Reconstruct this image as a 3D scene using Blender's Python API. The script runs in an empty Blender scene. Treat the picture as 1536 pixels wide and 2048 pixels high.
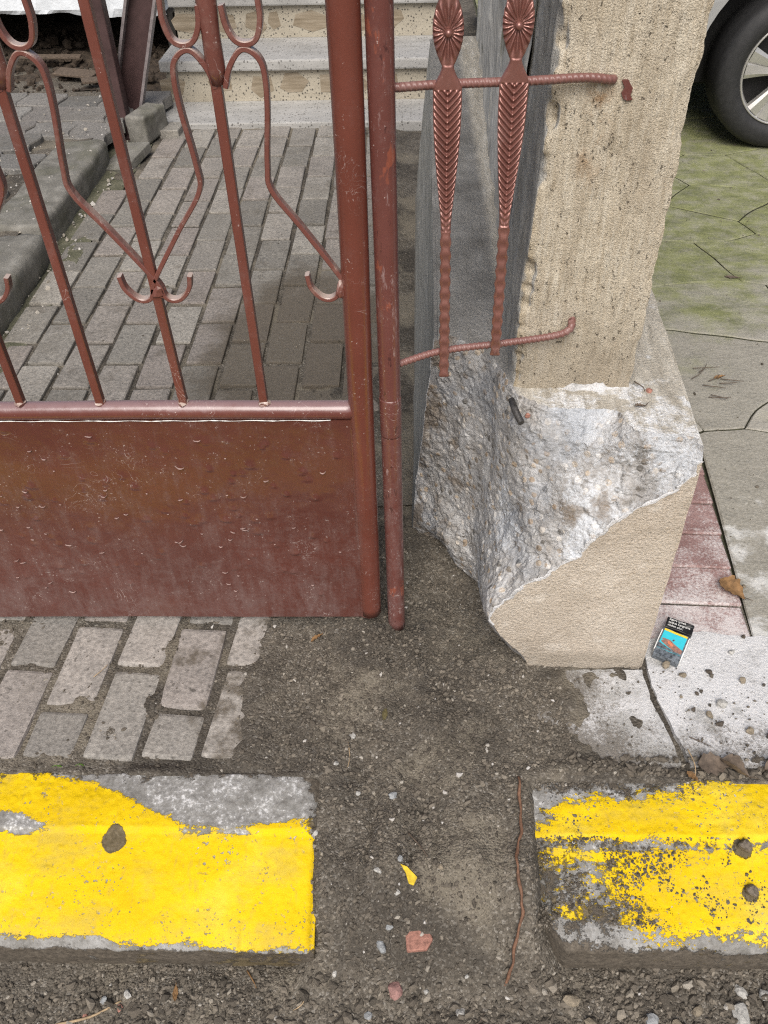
import bpy, bmesh, math, random
import numpy as np
from mathutils import Vector, Matrix
random.seed(7)
rng = np.random.default_rng(11)
S = bpy.context.scene
C = S.collection

# ------------------------------------------------------------------ camera
CAM_H = 1.38
cam_d = bpy.data.cameras.new('camera')
cam = bpy.data.objects.new('camera', cam_d)
C.objects.link(cam)
cam_d.sensor_fit = 'VERTICAL'
cam_d.sensor_height = 36.0
cam_d.lens = 36.0 * 1660 / 2048
cam_d.clip_start = 0.02
cam_d.clip_end = 500
_D = Vector((47, 1780, 1660)).normalized()                     # world down as the camera sees it
_Y = Vector((47, -(47 * 47 + 1660 ** 2) / 1780, 1660)).normalized()
_X = _Y.cross(_D)
if _X.x < 0:
    _X = -_X
R = Matrix(((_X.x, -_X.y, -_X.z), (_Y.x, -_Y.y, -_Y.z), (-_D.x, _D.y, _D.z)))
cam.matrix_world = Matrix.Translation((0, 0, CAM_H)) @ R.to_4x4()
S.camera = cam

# ------------------------------------------------------------------ sky, sun, exposure
SUN_AZ = math.atan2(-0.08, -1.0)       # towards the sun, measured from +Y clockwise
SUN_EL = math.radians(50)
W = bpy.data.worlds.new('World')
S.world = W
W.use_nodes = True
wn = W.node_tree
sky = wn.nodes.new('ShaderNodeTexSky')
sky.sky_type = 'NISHITA'
sky.sun_disc = False
sky.sun_elevation = SUN_EL
sky.sun_rotation = SUN_AZ
sky.air_density = 0.8
sky.dust_density = 5.0
sky.ozone_density = 1.0
wn.links.new(sky.outputs[0], wn.nodes['Background'].inputs[0])
wn.nodes['Background'].inputs[1].default_value = 0.085
sl = bpy.data.lights.new('sun', 'SUN')
sl.energy = 2.3
sl.angle = math.radians(42)
sl.color = (1.0, 0.975, 0.935)
sun = bpy.data.objects.new('sun', sl)
C.objects.link(sun)
sd = Vector((math.sin(SUN_AZ) * math.cos(SUN_EL), math.cos(SUN_AZ) * math.cos(SUN_EL), math.sin(SUN_EL)))
sun.rotation_euler = sd.to_track_quat('Z', 'Y').to_euler()
sun.location = sd * 20
S.view_settings.view_transform = 'Standard'
S.view_settings.look = 'None'
S.view_settings.gamma = 1.0
S.view_settings.use_curve_mapping = False
S.view_settings.exposure = 0.50
S.cycles.use_denoising = False
S.cycles.filter_width = 1.2
S.cycles.max_bounces = 6

# ------------------------------------------------------------------ numpy noise
def _hash(i, j, k, seed):
    h = (i.astype(np.int64) * 374761393 + j.astype(np.int64) * 668265263 + k.astype(np.int64) * 2147483647 + seed * 1442695041) & 0x7fffffff
    h = (h ^ (h >> 13)) * 1274126177 & 0x7fffffff
    h = (h ^ (h >> 16)) * 2246822519 & 0x7fffffff
    return (h & 0xffffff) / float(0xffffff)

def vnoise(x, y, z=0.0, seed=0):
    x = np.asarray(x, float); y = np.asarray(y, float); z = np.zeros_like(x) + z
    i, j, k = np.floor(x), np.floor(y), np.floor(z)
    u, v, w = x - i, y - j, z - k
    u, v, w = [t * t * (3 - 2 * t) for t in (u, v, w)]
    r = 0
    for a in (0, 1):
        for b in (0, 1):
            for c in (0, 1):
                r = r + _hash(i + a, j + b, k + c, seed) * (u if a else 1 - u) * (v if b else 1 - v) * (w if c else 1 - w)
    return r * 2 - 1

def fbm(x, y, z=0.0, seed=0, o=4, g=0.5):
    r = 0; a = 1.0
    x = np.asarray(x, float); y = np.asarray(y, float); z = np.zeros_like(x) + z
    for n in range(o):
        r = r + a * vnoise(x, y, z, seed + n * 17)
        x, y, z = x * 2.03 + 3.1, y * 2.03 + 1.7, z * 2.03 + 5.3
        a *= g
    return r

def cells(x, y, seed=0):
    """2D worley: distance to nearest seed, second distance, id of nearest."""
    x = np.asarray(x, float); y = np.asarray(y, float)
    i, j = np.floor(x), np.floor(y)
    d1 = np.full(x.shape, 9.0); d2 = np.full(x.shape, 9.0); idn = np.zeros(x.shape)
    for a in (-1, 0, 1):
        for b in (-1, 0, 1):
            ci, cj = i + a, j + b
            px = ci + _hash(ci, cj, ci * 0, seed); py = cj + _hash(ci, cj, ci * 0 + 1, seed)
            d = np.hypot(px - x, py - y)
            nid = _hash(ci, cj, ci * 0 + 2, seed)
            near = d < d1
            d2 = np.where(near, d1, np.minimum(d2, d))
            idn = np.where(near, nid, idn)
            d1 = np.where(near, d, d1)
    return d1, d2, idn

def sst(a, b, x):
    t = np.clip((np.asarray(x, float) - a) / (b - a), 0, 1)
    return t * t * (3 - 2 * t)

# ------------------------------------------------------------------ object helpers
def tag(o, label=None, cat=None, group=None, kind=None):
    if label: o['label'] = label
    if cat: o['category'] = cat
    if group: o['group'] = group
    if kind: o['kind'] = kind
    return o

def place(o, parent):
    if parent is not None:
        o.parent = parent
        q = parent
        m = Matrix.Identity(4)
        while q is not None:
            m = m @ Matrix.Translation(-Vector(q.location)) if q.type == 'EMPTY' else m
            q = q.parent
        o.matrix_parent_inverse = m

def mk(name, v, f, mat, parent=None, smooth=False):
    me = bpy.data.meshes.new(name)
    if isinstance(v, np.ndarray):
        v = v.tolist()
    if isinstance(f, np.ndarray):
        f = f.tolist()
    me.from_pydata(v, [], f)
    me.update()
    for m in (mat if isinstance(mat, (list, tuple)) else [mat]):
        me.materials.append(m)
    if smooth:
        me.polygons.foreach_set('use_smooth', [True] * len(me.polygons))
    o = bpy.data.objects.new(name, me)
    C.objects.link(o)
    place(o, parent)
    return o

def mk_np(name, v, f, mat, parent=None, smooth=False):
    """fast quads/tris from arrays."""
    me = bpy.data.meshes.new(name)
    n, k = f.shape
    me.vertices.add(len(v)); me.vertices.foreach_set('co', np.ascontiguousarray(v, np.float32).ravel())
    me.loops.add(n * k); me.loops.foreach_set('vertex_index', np.ascontiguousarray(f, np.int32).ravel())
    me.polygons.add(n)
    me.polygons.foreach_set('loop_start', np.arange(n, dtype=np.int32) * k)
    me.update(calc_edges=True); me.validate()
    for m in (mat if isinstance(mat, (list, tuple)) else [mat]):
        me.materials.append(m)
    me.polygons.foreach_set('use_smooth', np.full(len(me.polygons), smooth))
    o = bpy.data.objects.new(name, me)
    C.objects.link(o)
    place(o, parent)
    return o

def from_bm(name, bm, mat, parent=None, smooth=False):
    me = bpy.data.meshes.new(name)
    bmesh.ops.recalc_face_normals(bm, faces=bm.faces)
    bm.to_mesh(me); bm.free()
    for m in (mat if isinstance(mat, (list, tuple)) else [mat]):
        me.materials.append(m)
    if smooth:
        me.polygons.foreach_set('use_smooth', [True] * len(me.polygons))
    o = bpy.data.objects.new(name, me)
    C.objects.link(o)
    place(o, parent)
    return o

def empty(name, loc=(0, 0, 0)):
    e = bpy.data.objects.new(name, None)
    e.empty_display_size = 0.05
    e.location = loc
    C.objects.link(e)
    return e

def grid_faces(nu, nv, closed_u=False):
    a = np.arange(nu * nv).reshape(nu, nv)
    if closed_u:
        a = np.vstack([a, a[:1]])
    return np.stack([a[:-1, :-1], a[1:, :-1], a[1:, 1:], a[:-1, 1:]], -1).reshape(-1, 4)

def box_bm(x0, x1, y0, y1, z0, z1, bev=0.004, seg=1, jit=0.0):
    bm = bmesh.new()
    vs = [bm.verts.new((x, y, z)) for x in (x0, x1) for y in (y0, y1) for z in (z0, z1)]
    for q in ((0, 1, 3, 2), (4, 6, 7, 5), (0, 4, 5, 1), (2, 3, 7, 6), (0, 2, 6, 4), (1, 5, 7, 3)):
        bm.faces.new([vs[i] for i in q])
    if jit:
        for v in vs:
            v.co += Vector((random.uniform(-jit, jit), random.uniform(-jit, jit), 0))
    bmesh.ops.recalc_face_normals(bm, faces=bm.faces)
    if bev:
        bmesh.ops.bevel(bm, geom=bm.edges[:], offset=bev, segments=seg, affect='EDGES', profile=0.6)
    return bm

def box(name, x0, x1, y0, y1, z0, z1, mat, parent=None, bev=0.004, seg=1, jit=0.0):
    return from_bm(name, box_bm(x0, x1, y0, y1, z0, z1, bev, seg, jit), mat, parent)

def spline(pts, n=6):
    """Catmull-Rom through points."""
    P = [np.array(p, float) for p in pts]
    P = [2 * P[0] - P[1]] + P + [2 * P[-1] - P[-2]]
    out = []
    for i in range(1, len(P) - 2):
        for k in range(n):
            t = k / n
            a, b, c, d = P[i - 1], P[i], P[i + 1], P[i + 2]
            out.append(0.5 * ((2 * b) + (c - a) * t + (2 * a - 5 * b + 4 * c - d) * t * t + (3 * b - a - 3 * c + d) * t ** 3))
    out.append(P[-2])
    return np.array(out)

def tube(name, path, rad, mat, parent=None, n=12, smooth=True, prof=None, up=None, cap=True):
    """Sweep a circle (or profile list of (a,b)) along a path."""
    P = np.array(path, float)
    m = len(P)
    T = np.gradient(P, axis=0); T /= np.linalg.norm(T, axis=1)[:, None] + 1e-12
    ref = np.array(up if up is not None else (0.3, 1, 0.2), float)
    if prof is None:
        a = np.linspace(0, 2 * np.pi, n, endpoint=False)
        pr = np.stack([np.cos(a), np.sin(a)], 1)
        r = np.full(m, rad) if np.isscalar(rad) else np.array(rad)
    else:
        pr = np.array(prof, float); r = np.ones(m); n = len(pr)
    V = np.zeros((m, n, 3))
    for i in range(m):
        b = ref - T[i] * (ref @ T[i]); b /= np.linalg.norm(b)
        s = np.cross(T[i], b)
        V[i] = P[i] + r[i] * (pr[:, :1] * s + pr[:, 1:] * b)
    F = grid_faces(n, m, True)
    idx = np.arange(m * n).reshape(m, n)
    # vertices are laid out path-major; rebuild faces for that layout
    F = []
    for i in range(m - 1):
        for k in range(n):
            F.append((idx[i, k], idx[i, (k + 1) % n], idx[i + 1, (k + 1) % n], idx[i + 1, k]))
    F = [tuple(int(q) for q in f) for f in F]
    if cap:
        F.append(tuple(int(q) for q in idx[0][::-1])); F.append(tuple(int(q) for q in idx[-1]))
    o = mk(name, V.reshape(-1, 3), F, mat, parent)
    if smooth:
        fl = [True] * len(o.data.polygons)
        if cap:
            fl[-1] = fl[-2] = False
        o.data.polygons.foreach_set('use_smooth', fl)
    return o

def rect_prof(a, b, c=0.0012):
    return [(-a + c, -b), (a - c, -b), (a, -b + c), (a, b - c), (a - c, b), (-a + c, b), (-a, b - c), (-a, -b + c)]

def rock_mesh(name, size, mat, seed, sub=2, flat=1.0, ang=0.35):
    bm = bmesh.new()
    bmesh.ops.create_icosphere(bm, subdivisions=sub, radius=1.0)
    V = np.array([v.co[:] for v in bm.verts])
    d = 1 + ang * fbm(V[:, 0] * 1.1 + seed, V[:, 1] * 1.1, V[:, 2] * 1.1, seed, 3)
    # cut some facets so that it reads as broken stone
    r_ = np.random.default_rng(seed)
    for _ in range(6):
        n = r_.normal(size=3); n /= np.linalg.norm(n)
        h = V @ n * d
        lim = r_.uniform(0.55, 0.85)
        d = np.where(h > lim, d * lim / np.maximum(h, 1e-6), d)
    V = V * d[:, None] * np.array(size)
    for v, p in zip(bm.verts, V):
        v.co = p
    me = bpy.data.meshes.new(name)
    bm.to_mesh(me); bm.free()
    me.materials.append(mat)
    return me

# ------------------------------------------------------------------ material helper
class Mat:
    def __init__(s, name, rough=0.8, spec=0.4, metal=0.0):
        s.m = bpy.data.materials.new(name)
        s.m.use_nodes = True
        s.nt = s.m.node_tree
        s.b = s.nt.nodes['Principled BSDF']
        s.b.inputs['Roughness'].default_value = rough
        s.b.inputs['Metallic'].default_value = metal
        s.b.inputs['Specular IOR Level'].default_value = spec
        s._pos = s._obj = None
    def node(s, t, **kw):
        n = s.nt.nodes.new(t)
        for k, v in kw.items():
            setattr(n, k, v)
        return n
    def put(s, sock, v):
        if isinstance(v, bpy.types.NodeSocket):
            s.nt.links.new(v, sock)
        elif isinstance(v, (tuple, list)):
            sock.default_value = tuple(v) + ((1,) if len(v) == 3 and sock.type == 'RGBA' else ())
        else:
            sock.default_value = v
    @property
    def pos(s):
        if s._pos is None:
            s._pos = s.node('ShaderNodeNewGeometry').outputs['Position']
        return s._pos
    @property
    def obj(s):
        if s._obj is None:
            s._obj = s.node('ShaderNodeTexCoord').outputs['Object']
        return s._obj
    def rnd(s):
        return s.node('ShaderNodeObjectInfo').outputs['Random']
    def attr(s, name):
        return s.node('ShaderNodeAttribute', attribute_name=name).outputs['Fac']
    def map(s, v, scale=(1, 1, 1), rot=(0, 0, 0), loc=(0, 0, 0)):
        n = s.node('ShaderNodeMapping')
        s.put(n.inputs[0], v); n.inputs['Scale'].default_value = scale; n.inputs['Rotation'].default_value = rot; n.inputs['Location'].default_value = loc
        return n.outputs[0]
    def off(s, v, r):
        """shift texture space by a random value"""
        n = s.node('ShaderNodeVectorMath', operation='ADD')
        s.put(n.inputs[0], v)
        c = s.node('ShaderNodeCombineXYZ')
        for i, k in enumerate((37.0, 91.0, 53.0)):
            s.put(c.inputs[i], s.math('MULTIPLY', r, k))
        s.put(n.inputs[1], c.outputs[0])
        return n.outputs[0]
    def noise(s, v, scale, det=3, rough=0.55, dist=0.0):
        n = s.node('ShaderNodeTexNoise')
        s.put(n.inputs['Vector'], v)
        n.inputs['Scale'].default_value = scale; n.inputs['Detail'].default_value = det
        n.inputs['Roughness'].default_value = rough; n.inputs['Distortion'].default_value = dist
        return n.outputs[0]
    def vor(s, v, scale, feat='F1', out=0, rnd=1.0):
        n = s.node('ShaderNodeTexVoronoi', feature=feat)
        s.put(n.inputs['Vector'], v); n.inputs['Scale'].default_value = scale
        n.inputs['Randomness'].default_value = rnd
        return n.outputs[out]
    def wave(s, v, scale, dist=2.0, det=2.0, axis='X'):
        n = s.node('ShaderNodeTexWave', wave_type='BANDS', bands_direction=axis)
        s.put(n.inputs['Vector'], v); n.inputs['Scale'].default_value = scale
        n.inputs['Distortion'].default_value = dist; n.inputs['Detail'].default_value = det
        return n.outputs[1]
    def sep(s, v):
        n = s.node('ShaderNodeSeparateXYZ'); s.put(n.inputs[0], v)
        return n.outputs
    def math(s, op, a, b=0.0, c=0.0, clamp=False):
        n = s.node('ShaderNodeMath', operation=op, use_clamp=clamp)
        s.put(n.inputs[0], a); s.put(n.inputs[1], b); s.put(n.inputs[2], c)
        return n.outputs[0]
    def mr(s, v, a, b, c=0.0, d=1.0, smooth=True):
        n = s.node('ShaderNodeMapRange', interpolation_type='SMOOTHSTEP' if smooth else 'LINEAR')
        s.put(n.inputs[0], v)
        for i, k in enumerate((a, b, c, d)):
            s.put(n.inputs[i + 1], k)
        return n.outputs[0]
    def ramp(s, f, stops):
        n = s.node('ShaderNodeValToRGB')
        s.put(n.inputs[0], f)
        e = n.color_ramp.elements
        while len(e) < len(stops):
            e.new(0.5)
        for q, (p, col) in zip(e, stops):
            q.position = p
            q.color = (col[0], col[1], col[2], 1) if isinstance(col, (tuple, list)) else (col, col, col, 1)
        return n.outputs[0]
    def mix(s, f, a, b, mode='MIX'):
        n = s.node('ShaderNodeMix', data_type='RGBA', blend_type=mode)
        s.put(n.inputs[0], f); s.put(n.inputs[6], a); s.put(n.inputs[7], b)
        return n.outputs[2]
    def bump(s, h, dist, strength=1.0, normal=None):
        n = s.node('ShaderNodeBump')
        n.inputs['Strength'].default_value = strength
        n.inputs['Distance'].default_value = dist
        s.put(n.inputs['Height'], h)
        if normal is not None:
            s.put(n.inputs['Normal'], normal)
        return n.outputs[0]
    def done(s, col=None, rough=None, normal=None, metal=None):
        if col is not None: s.put(s.b.inputs['Base Color'], col)
        if rough is not None: s.put(s.b.inputs['Roughness'], rough)
        if normal is not None: s.put(s.b.inputs['Normal'], normal)
        if metal is not None: s.put(s.b.inputs['Metallic'], metal)
        return s.m

SOIL = (0.125, 0.105, 0.082)
SOIL_D = (0.052, 0.043, 0.034)

def m_soil():
    a = Mat('soil', 0.95, 0.2)
    big = a.noise(a.pos, 3.3, 4, 0.6)
    mid = a.noise(a.pos, 26, 5, 0.7)
    cellc = a.vor(a.pos, 260, 'F1', 1)
    cell = a.sep(cellc)[0]
    col = a.ramp(mid, [(0.3, (0.078, 0.068, 0.054)), (0.5, (0.150, 0.132, 0.106)), (0.72, (0.23, 0.203, 0.163))])
    g = a.ramp(cell, [(0.0, (0.025, 0.022, 0.018)), (0.45, (0.085, 0.075, 0.061)), (0.82, (0.15, 0.134, 0.109)), (0.97, (0.32, 0.30, 0.265))])
    col = a.mix(0.5, col, g)
    wet = a.mr(big, 0.42, 0.62)
    col = a.mix(a.math('MULTIPLY', wet, 0.6), col, (0.034, 0.030, 0.026))
    dry = a.math('MULTIPLY', a.mr(a.noise(a.map(a.pos, (1, 1, 1), (0, 0, 0), (4.2, 1.3, 0)), 4.1, 4, 0.6), 0.50, 0.62), 0.6)
    col = a.mix(dry, col, (0.225, 0.198, 0.152))
    d = a.vor(a.pos, 260, 'F1', 0)
    h = a.math('ADD', a.math('MULTIPLY', d, -0.6), a.math('MULTIPLY', a.noise(a.pos, 120, 4, 0.7), 1.0))
    return a.done(col, normal=a.bump(h, 0.004, 1.0))

def m_grain():
    a = Mat('soil_grain', 0.9, 0.25)
    r = a.attr('rnd')
    col = a.ramp(r, [(0.0, (0.030, 0.027, 0.022)), (0.25, (0.082, 0.071, 0.056)), (0.55, (0.165, 0.143, 0.113)), (0.78, (0.265, 0.234, 0.187)), (0.92, (0.40, 0.37, 0.315)), (1.0, (0.60, 0.58, 0.55))])
    n = a.noise(a.pos, 500, 2)
    wet = a.mr(a.noise(a.pos, 3.3, 4, 0.6), 0.42, 0.62)
    col = a.mix(a.math('MULTIPLY', wet, a.mr(r, 0.95, 0.7, 0.0, 0.5)), col, (0.036, 0.031, 0.026))
    col = a.mix(0.25, col, a.ramp(n, [(0.3, (0.05, 0.042, 0.034)), (0.7, (0.22, 0.19, 0.15))]))
    return a.done(col, normal=a.bump(a.noise(a.pos, 900, 2), 0.0008, 0.8))

def m_paver(name, base, pink, dust_front=False):
    a = Mat(name, 0.9, 0.25)
    r = a.rnd()
    p = a.off(a.obj, r)
    tone = a.ramp(r, [(0.0, tuple(c * 0.68 for c in base)), (0.35, base), (0.6, pink), (0.8, tuple(c * 1.25 for c in base)), (1.0, tuple(c * 0.9 for c in pink))])
    n1 = a.noise(p, 9, 4, 0.6)
    n2 = a.noise(p, 110, 4, 0.7)
    n3 = a.noise(p, 420, 2, 0.6)
    col = a.mix(a.mr(n1, 0.3, 0.75), a.mix(0.35, tone, (0.10, 0.095, 0.088)), tone)
    col = a.mix(1.0, a.mix(1.0, col, (1.38, 1.38, 1.38), 'MULTIPLY'), a.ramp(n2, [(0.3, 0.42), (0.52, 0.74), (0.72, 1.0)]), 'MULTIPLY')
    st_ = a.mr(a.noise(p, 4.5, 4, 0.7), 0.52, 0.66)
    col = a.mix(a.math('MULTIPLY', st_, 0.45), col, (0.115, 0.105, 0.088))
    spk = a.mr(n3, 0.62, 0.72)
    col = a.mix(a.math('MULTIPLY', spk, 0.5), col, (0.46, 0.44, 0.41))
    dk = a.mr(a.noise(p, 70, 2, 0.5), 0.66, 0.74)
    col = a.mix(a.math('MULTIPLY', dk, 0.6), col, (0.05, 0.045, 0.038))
    # soil washed over the pieces; behind the gate also painted pillar shade
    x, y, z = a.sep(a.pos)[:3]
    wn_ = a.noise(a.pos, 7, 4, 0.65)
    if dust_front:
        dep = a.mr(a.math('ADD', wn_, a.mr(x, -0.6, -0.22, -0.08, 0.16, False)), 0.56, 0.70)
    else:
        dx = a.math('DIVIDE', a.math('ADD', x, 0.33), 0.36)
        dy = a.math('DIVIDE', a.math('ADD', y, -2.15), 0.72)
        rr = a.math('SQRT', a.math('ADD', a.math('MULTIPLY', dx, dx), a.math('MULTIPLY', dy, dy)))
        dep = a.mr(a.math('SUBTRACT', a.math('ADD', rr, a.math('MULTIPLY', wn_, 0.9)), 0.45), 1.0, 0.62)  # ellipse of soil film with the pillar's soft shade painted in
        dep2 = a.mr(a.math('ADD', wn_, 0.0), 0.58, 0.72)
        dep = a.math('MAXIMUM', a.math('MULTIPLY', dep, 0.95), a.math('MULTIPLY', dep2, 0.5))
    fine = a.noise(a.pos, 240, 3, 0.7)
    soil_shade = a.math('MULTIPLY', dep, a.mr(fine, 0.25, 0.6, 0.55, 1.0))
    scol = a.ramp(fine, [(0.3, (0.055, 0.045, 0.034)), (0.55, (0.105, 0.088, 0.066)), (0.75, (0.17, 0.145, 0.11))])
    col = a.mix(soil_shade, col, scol)
    h = a.math('ADD', a.math('MULTIPLY', n2, 0.8), a.math('MULTIPLY', n3, 0.35))
    return a.done(col, normal=a.bump(h, 0.0035, 0.9))

def m_gate(name, base, dust, dust_col=(0.25, 0.185, 0.175), rough=0.25, scr=1.0, streak=True, worn=0.0, up=0.0, up_col=(0.46, 0.38, 0.33)):
    a = Mat(name, rough, 0.5)
    p = a.pos
    x, y, z = a.sep(p)[:3]
    n1 = a.noise(p, 5.5, 4, 0.6)
    col = a.mix(a.mr(n1, 0.35, 0.7), tuple(c * 0.86 for c in base), base)
    o = a.mr(a.noise(p, 3.1, 3, 0.6), 0.55, 0.75)
    col = a.mix(a.math('MULTIPLY', o, 0.12), col, (0.118, 0.058, 0.024))
    # dust: splashes, wiped streaks and runs
    st = a.noise(a.map(p, (60, 60, 9)), 1.0, 5, 0.7)
    bl = a.noise(p, 13, 5, 0.7, 1.2)
    fi = a.noise(p, 150, 4, 0.75)
    d = a.math('ADD', a.math('MULTIPLY', st, 0.45 if streak else 0.15), a.math('MULTIPLY', bl, 0.5 if streak else 0.85))
    low = a.mr(z, 0.50, 0.05, 0.0, 0.16, False)
    d = a.math('ADD', d, low)
    d = a.math('ADD', d, a.math('MULTIPLY', a.math('SUBTRACT', fi, 0.5), 0.35))
    dm = a.math('MULTIPLY', a.mr(d, 0.46, 0.92), dust)
    col = a.mix(dm, col, dust_col)
    if worn:
        w1 = a.mr(a.noise(a.map(p, (30, 30, 14)), 1.0, 4, 0.65), 0.60, 0.66)
        col = a.mix(a.math('MULTIPLY', w1, 0.55 * worn), col, (0.30, 0.085, 0.045))
        w2 = a.mr(a.noise(a.map(p, (70, 70, 16)), 1.0, 5, 0.75), 0.57, 0.68)
        col = a.mix(a.math('MULTIPLY', w2, 0.6 * worn), col, (0.36, 0.27, 0.26))
        w3 = a.mr(a.noise(a.map(p, (90, 90, 30)), 1.0, 4, 0.7), 0.64, 0.68)
        col = a.mix(a.math('MULTIPLY', w3, 0.8 * worn), col, (0.055, 0.02, 0.018))
    if up:
        nz = a.sep(a.node('ShaderNodeNewGeometry').outputs['Normal'])[2]
        um = a.math('MULTIPLY', a.mr(a.math('ADD', nz, a.math('MULTIPLY', a.math('SUBTRACT', bl, 0.5), 1.2)), 0.35, 0.95), up)
        col = a.mix(um, col, up_col)
    # thin scratches and cracked paint
    wv = a.noise(p, 9, 3, 0.6)
    s1 = a.noise(a.map(p, (20, 20, 20)), 1.0, 2, 0.5, 3.0)
    ln = a.math('ABSOLUTE', a.math('SUBTRACT', s1, 0.5))
    sm = a.math('MULTIPLY', a.mr(ln, 0.008, 0.001), a.mr(wv, 0.56, 0.66))
    sp = a.mr(a.noise(p, 210, 3, 0.6), 0.655, 0.70)
    sm = a.math('MAXIMUM', sm, a.math('MULTIPLY', sp, a.mr(bl, 0.45, 0.6)))
    col = a.mix(a.math('MULTIPLY', sm, 0.5 * scr), col, (0.62, 0.54, 0.50))
    rg = a.math('ADD', a.math('MULTIPLY', dm, 0.5), a.mr(n1, 0.3, 0.7, rough - 0.05, rough + 0.1))
    a.b.inputs['Coat Weight'].default_value = 0.35; a.b.inputs['Coat Roughness'].default_value = 0.18
    h = a.math('ADD', a.math('MULTIPLY', a.noise(p, 60, 3, 0.5), 0.5), a.math('MULTIPLY', fi, 0.18))
    return a.done(col, rough=rg, normal=a.bump(h, 0.0012, 0.7))

def m_plaster_shaft():
    a = Mat('weathered_plaster', 0.9, 0.25)
    p = a.pos
    st = a.noise(a.map(p, (150, 150, 13)), 1.0, 4, 0.72)
    st2 = a.noise(a.map(p, (38, 38, 1.6)), 1.0, 4, 0.65)
    n = a.noise(p, 30, 5, 0.7)
    b = a.noise(p, 5, 3, 0.55)
    col = a.ramp(st, [(0.25, (0.42, 0.355, 0.255)), (0.5, (0.58, 0.515, 0.40)), (0.75, (0.72, 0.67, 0.555))])
    col = a.mix(a.mr(n, 0.4, 0.75), col, (0.56, 0.50, 0.39))
    col = a.mix(a.math('MULTIPLY', a.mr(b, 0.48, 0.68), 0.3), col, (0.36, 0.30, 0.21))
    col = a.mix(a.math('MULTIPLY', a.mr(st2, 0.52, 0.66), 0.22), col, (0.40, 0.35, 0.27))
    sd_ = a.noise(a.map(p, (105, 105, 16)), 1.0, 5, 0.78)
    col = a.mix(a.math('MULTIPLY', a.mr(sd_, 0.46, 0.34), 0.5), col, (0.30, 0.245, 0.165))
    col = a.mix(a.math('MULTIPLY', a.mr(sd_, 0.56, 0.70), 0.6), col, (0.72, 0.67, 0.56))
    big_ = a.noise(a.map(p, (14, 14, 5)), 1.0, 5, 0.7)
    col = a.mix(a.math('MULTIPLY', a.mr(big_, 0.54, 0.70), 0.45), col, (0.36, 0.30, 0.215))
    col = a.mix(a.math('MULTIPLY', a.mr(big_, 0.46, 0.32), 0.45), col, (0.70, 0.65, 0.55))
    x, y, z = a.sep(p)[:3]
    # dirt band near the foot and rust run below the upper bar end
    foot = a.mr(a.math('ADD', z, a.math('MULTIPLY', b, 0.16)), 0.86, 0.62)
    col = a.mix(a.math('MULTIPLY', foot, 0.55), col, (0.30, 0.255, 0.195))
    rx = a.mr(a.math('ABSOLUTE', a.math('SUBTRACT', a.math('ADD', x, a.math('MULTIPLY', st2, 0.03)), 0.268)), 0.028, 0.0)
    rz = a.math('MULTIPLY', a.mr(z, 0.86, 1.0), a.mr(z, 1.06, 1.03))
    rust = a.math('MULTIPLY', a.math('MULTIPLY', rx, rz), a.mr(n, 0.4, 0.62))
    col = a.mix(a.math('MULTIPLY', rust, 0.8), col, (0.26, 0.13, 0.04))
    lx = a.mr(a.math('ADD', x, a.math('MULTIPLY', n, 0.03)), 0.212, 0.190)
    col = a.mix(a.math('MULTIPLY', lx, 0.35), col, (0.40, 0.28, 0.11))
    pn_ = a.noise(a.map(p, (1, 1, 0.7)), 150, 3, 0.65)
    pitm = a.math('MULTIPLY', a.mr(pn_, 0.365, 0.315), a.mr(a.noise(p, 11, 4, 0.7), 0.36, 0.56))
    gr = a.noise(p, 420, 3, 0.7)
    col = a.mix(a.math('MULTIPLY', a.mr(gr, 0.5, 0.36), 0.4), col, (0.25, 0.2, 0.135))
    col = a.mix(a.math('MULTIPLY', pitm, 0.75), col, (0.09, 0.07, 0.05))
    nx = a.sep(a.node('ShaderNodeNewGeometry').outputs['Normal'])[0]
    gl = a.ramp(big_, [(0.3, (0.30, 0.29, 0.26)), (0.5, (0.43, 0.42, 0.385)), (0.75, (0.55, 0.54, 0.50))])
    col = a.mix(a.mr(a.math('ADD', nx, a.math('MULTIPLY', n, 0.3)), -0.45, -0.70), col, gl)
    h = a.math('ADD', a.math('MULTIPLY', st, 0.9), a.math('MULTIPLY', n, 0.8))
    h = a.math('ADD', h, a.math('MULTIPLY', gr, 0.5))
    h = a.math('SUBTRACT', h, a.math('MULTIPLY', pitm, 1.2))
    return a.done(col, normal=a.bump(h, 0.007, 1.0))

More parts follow.
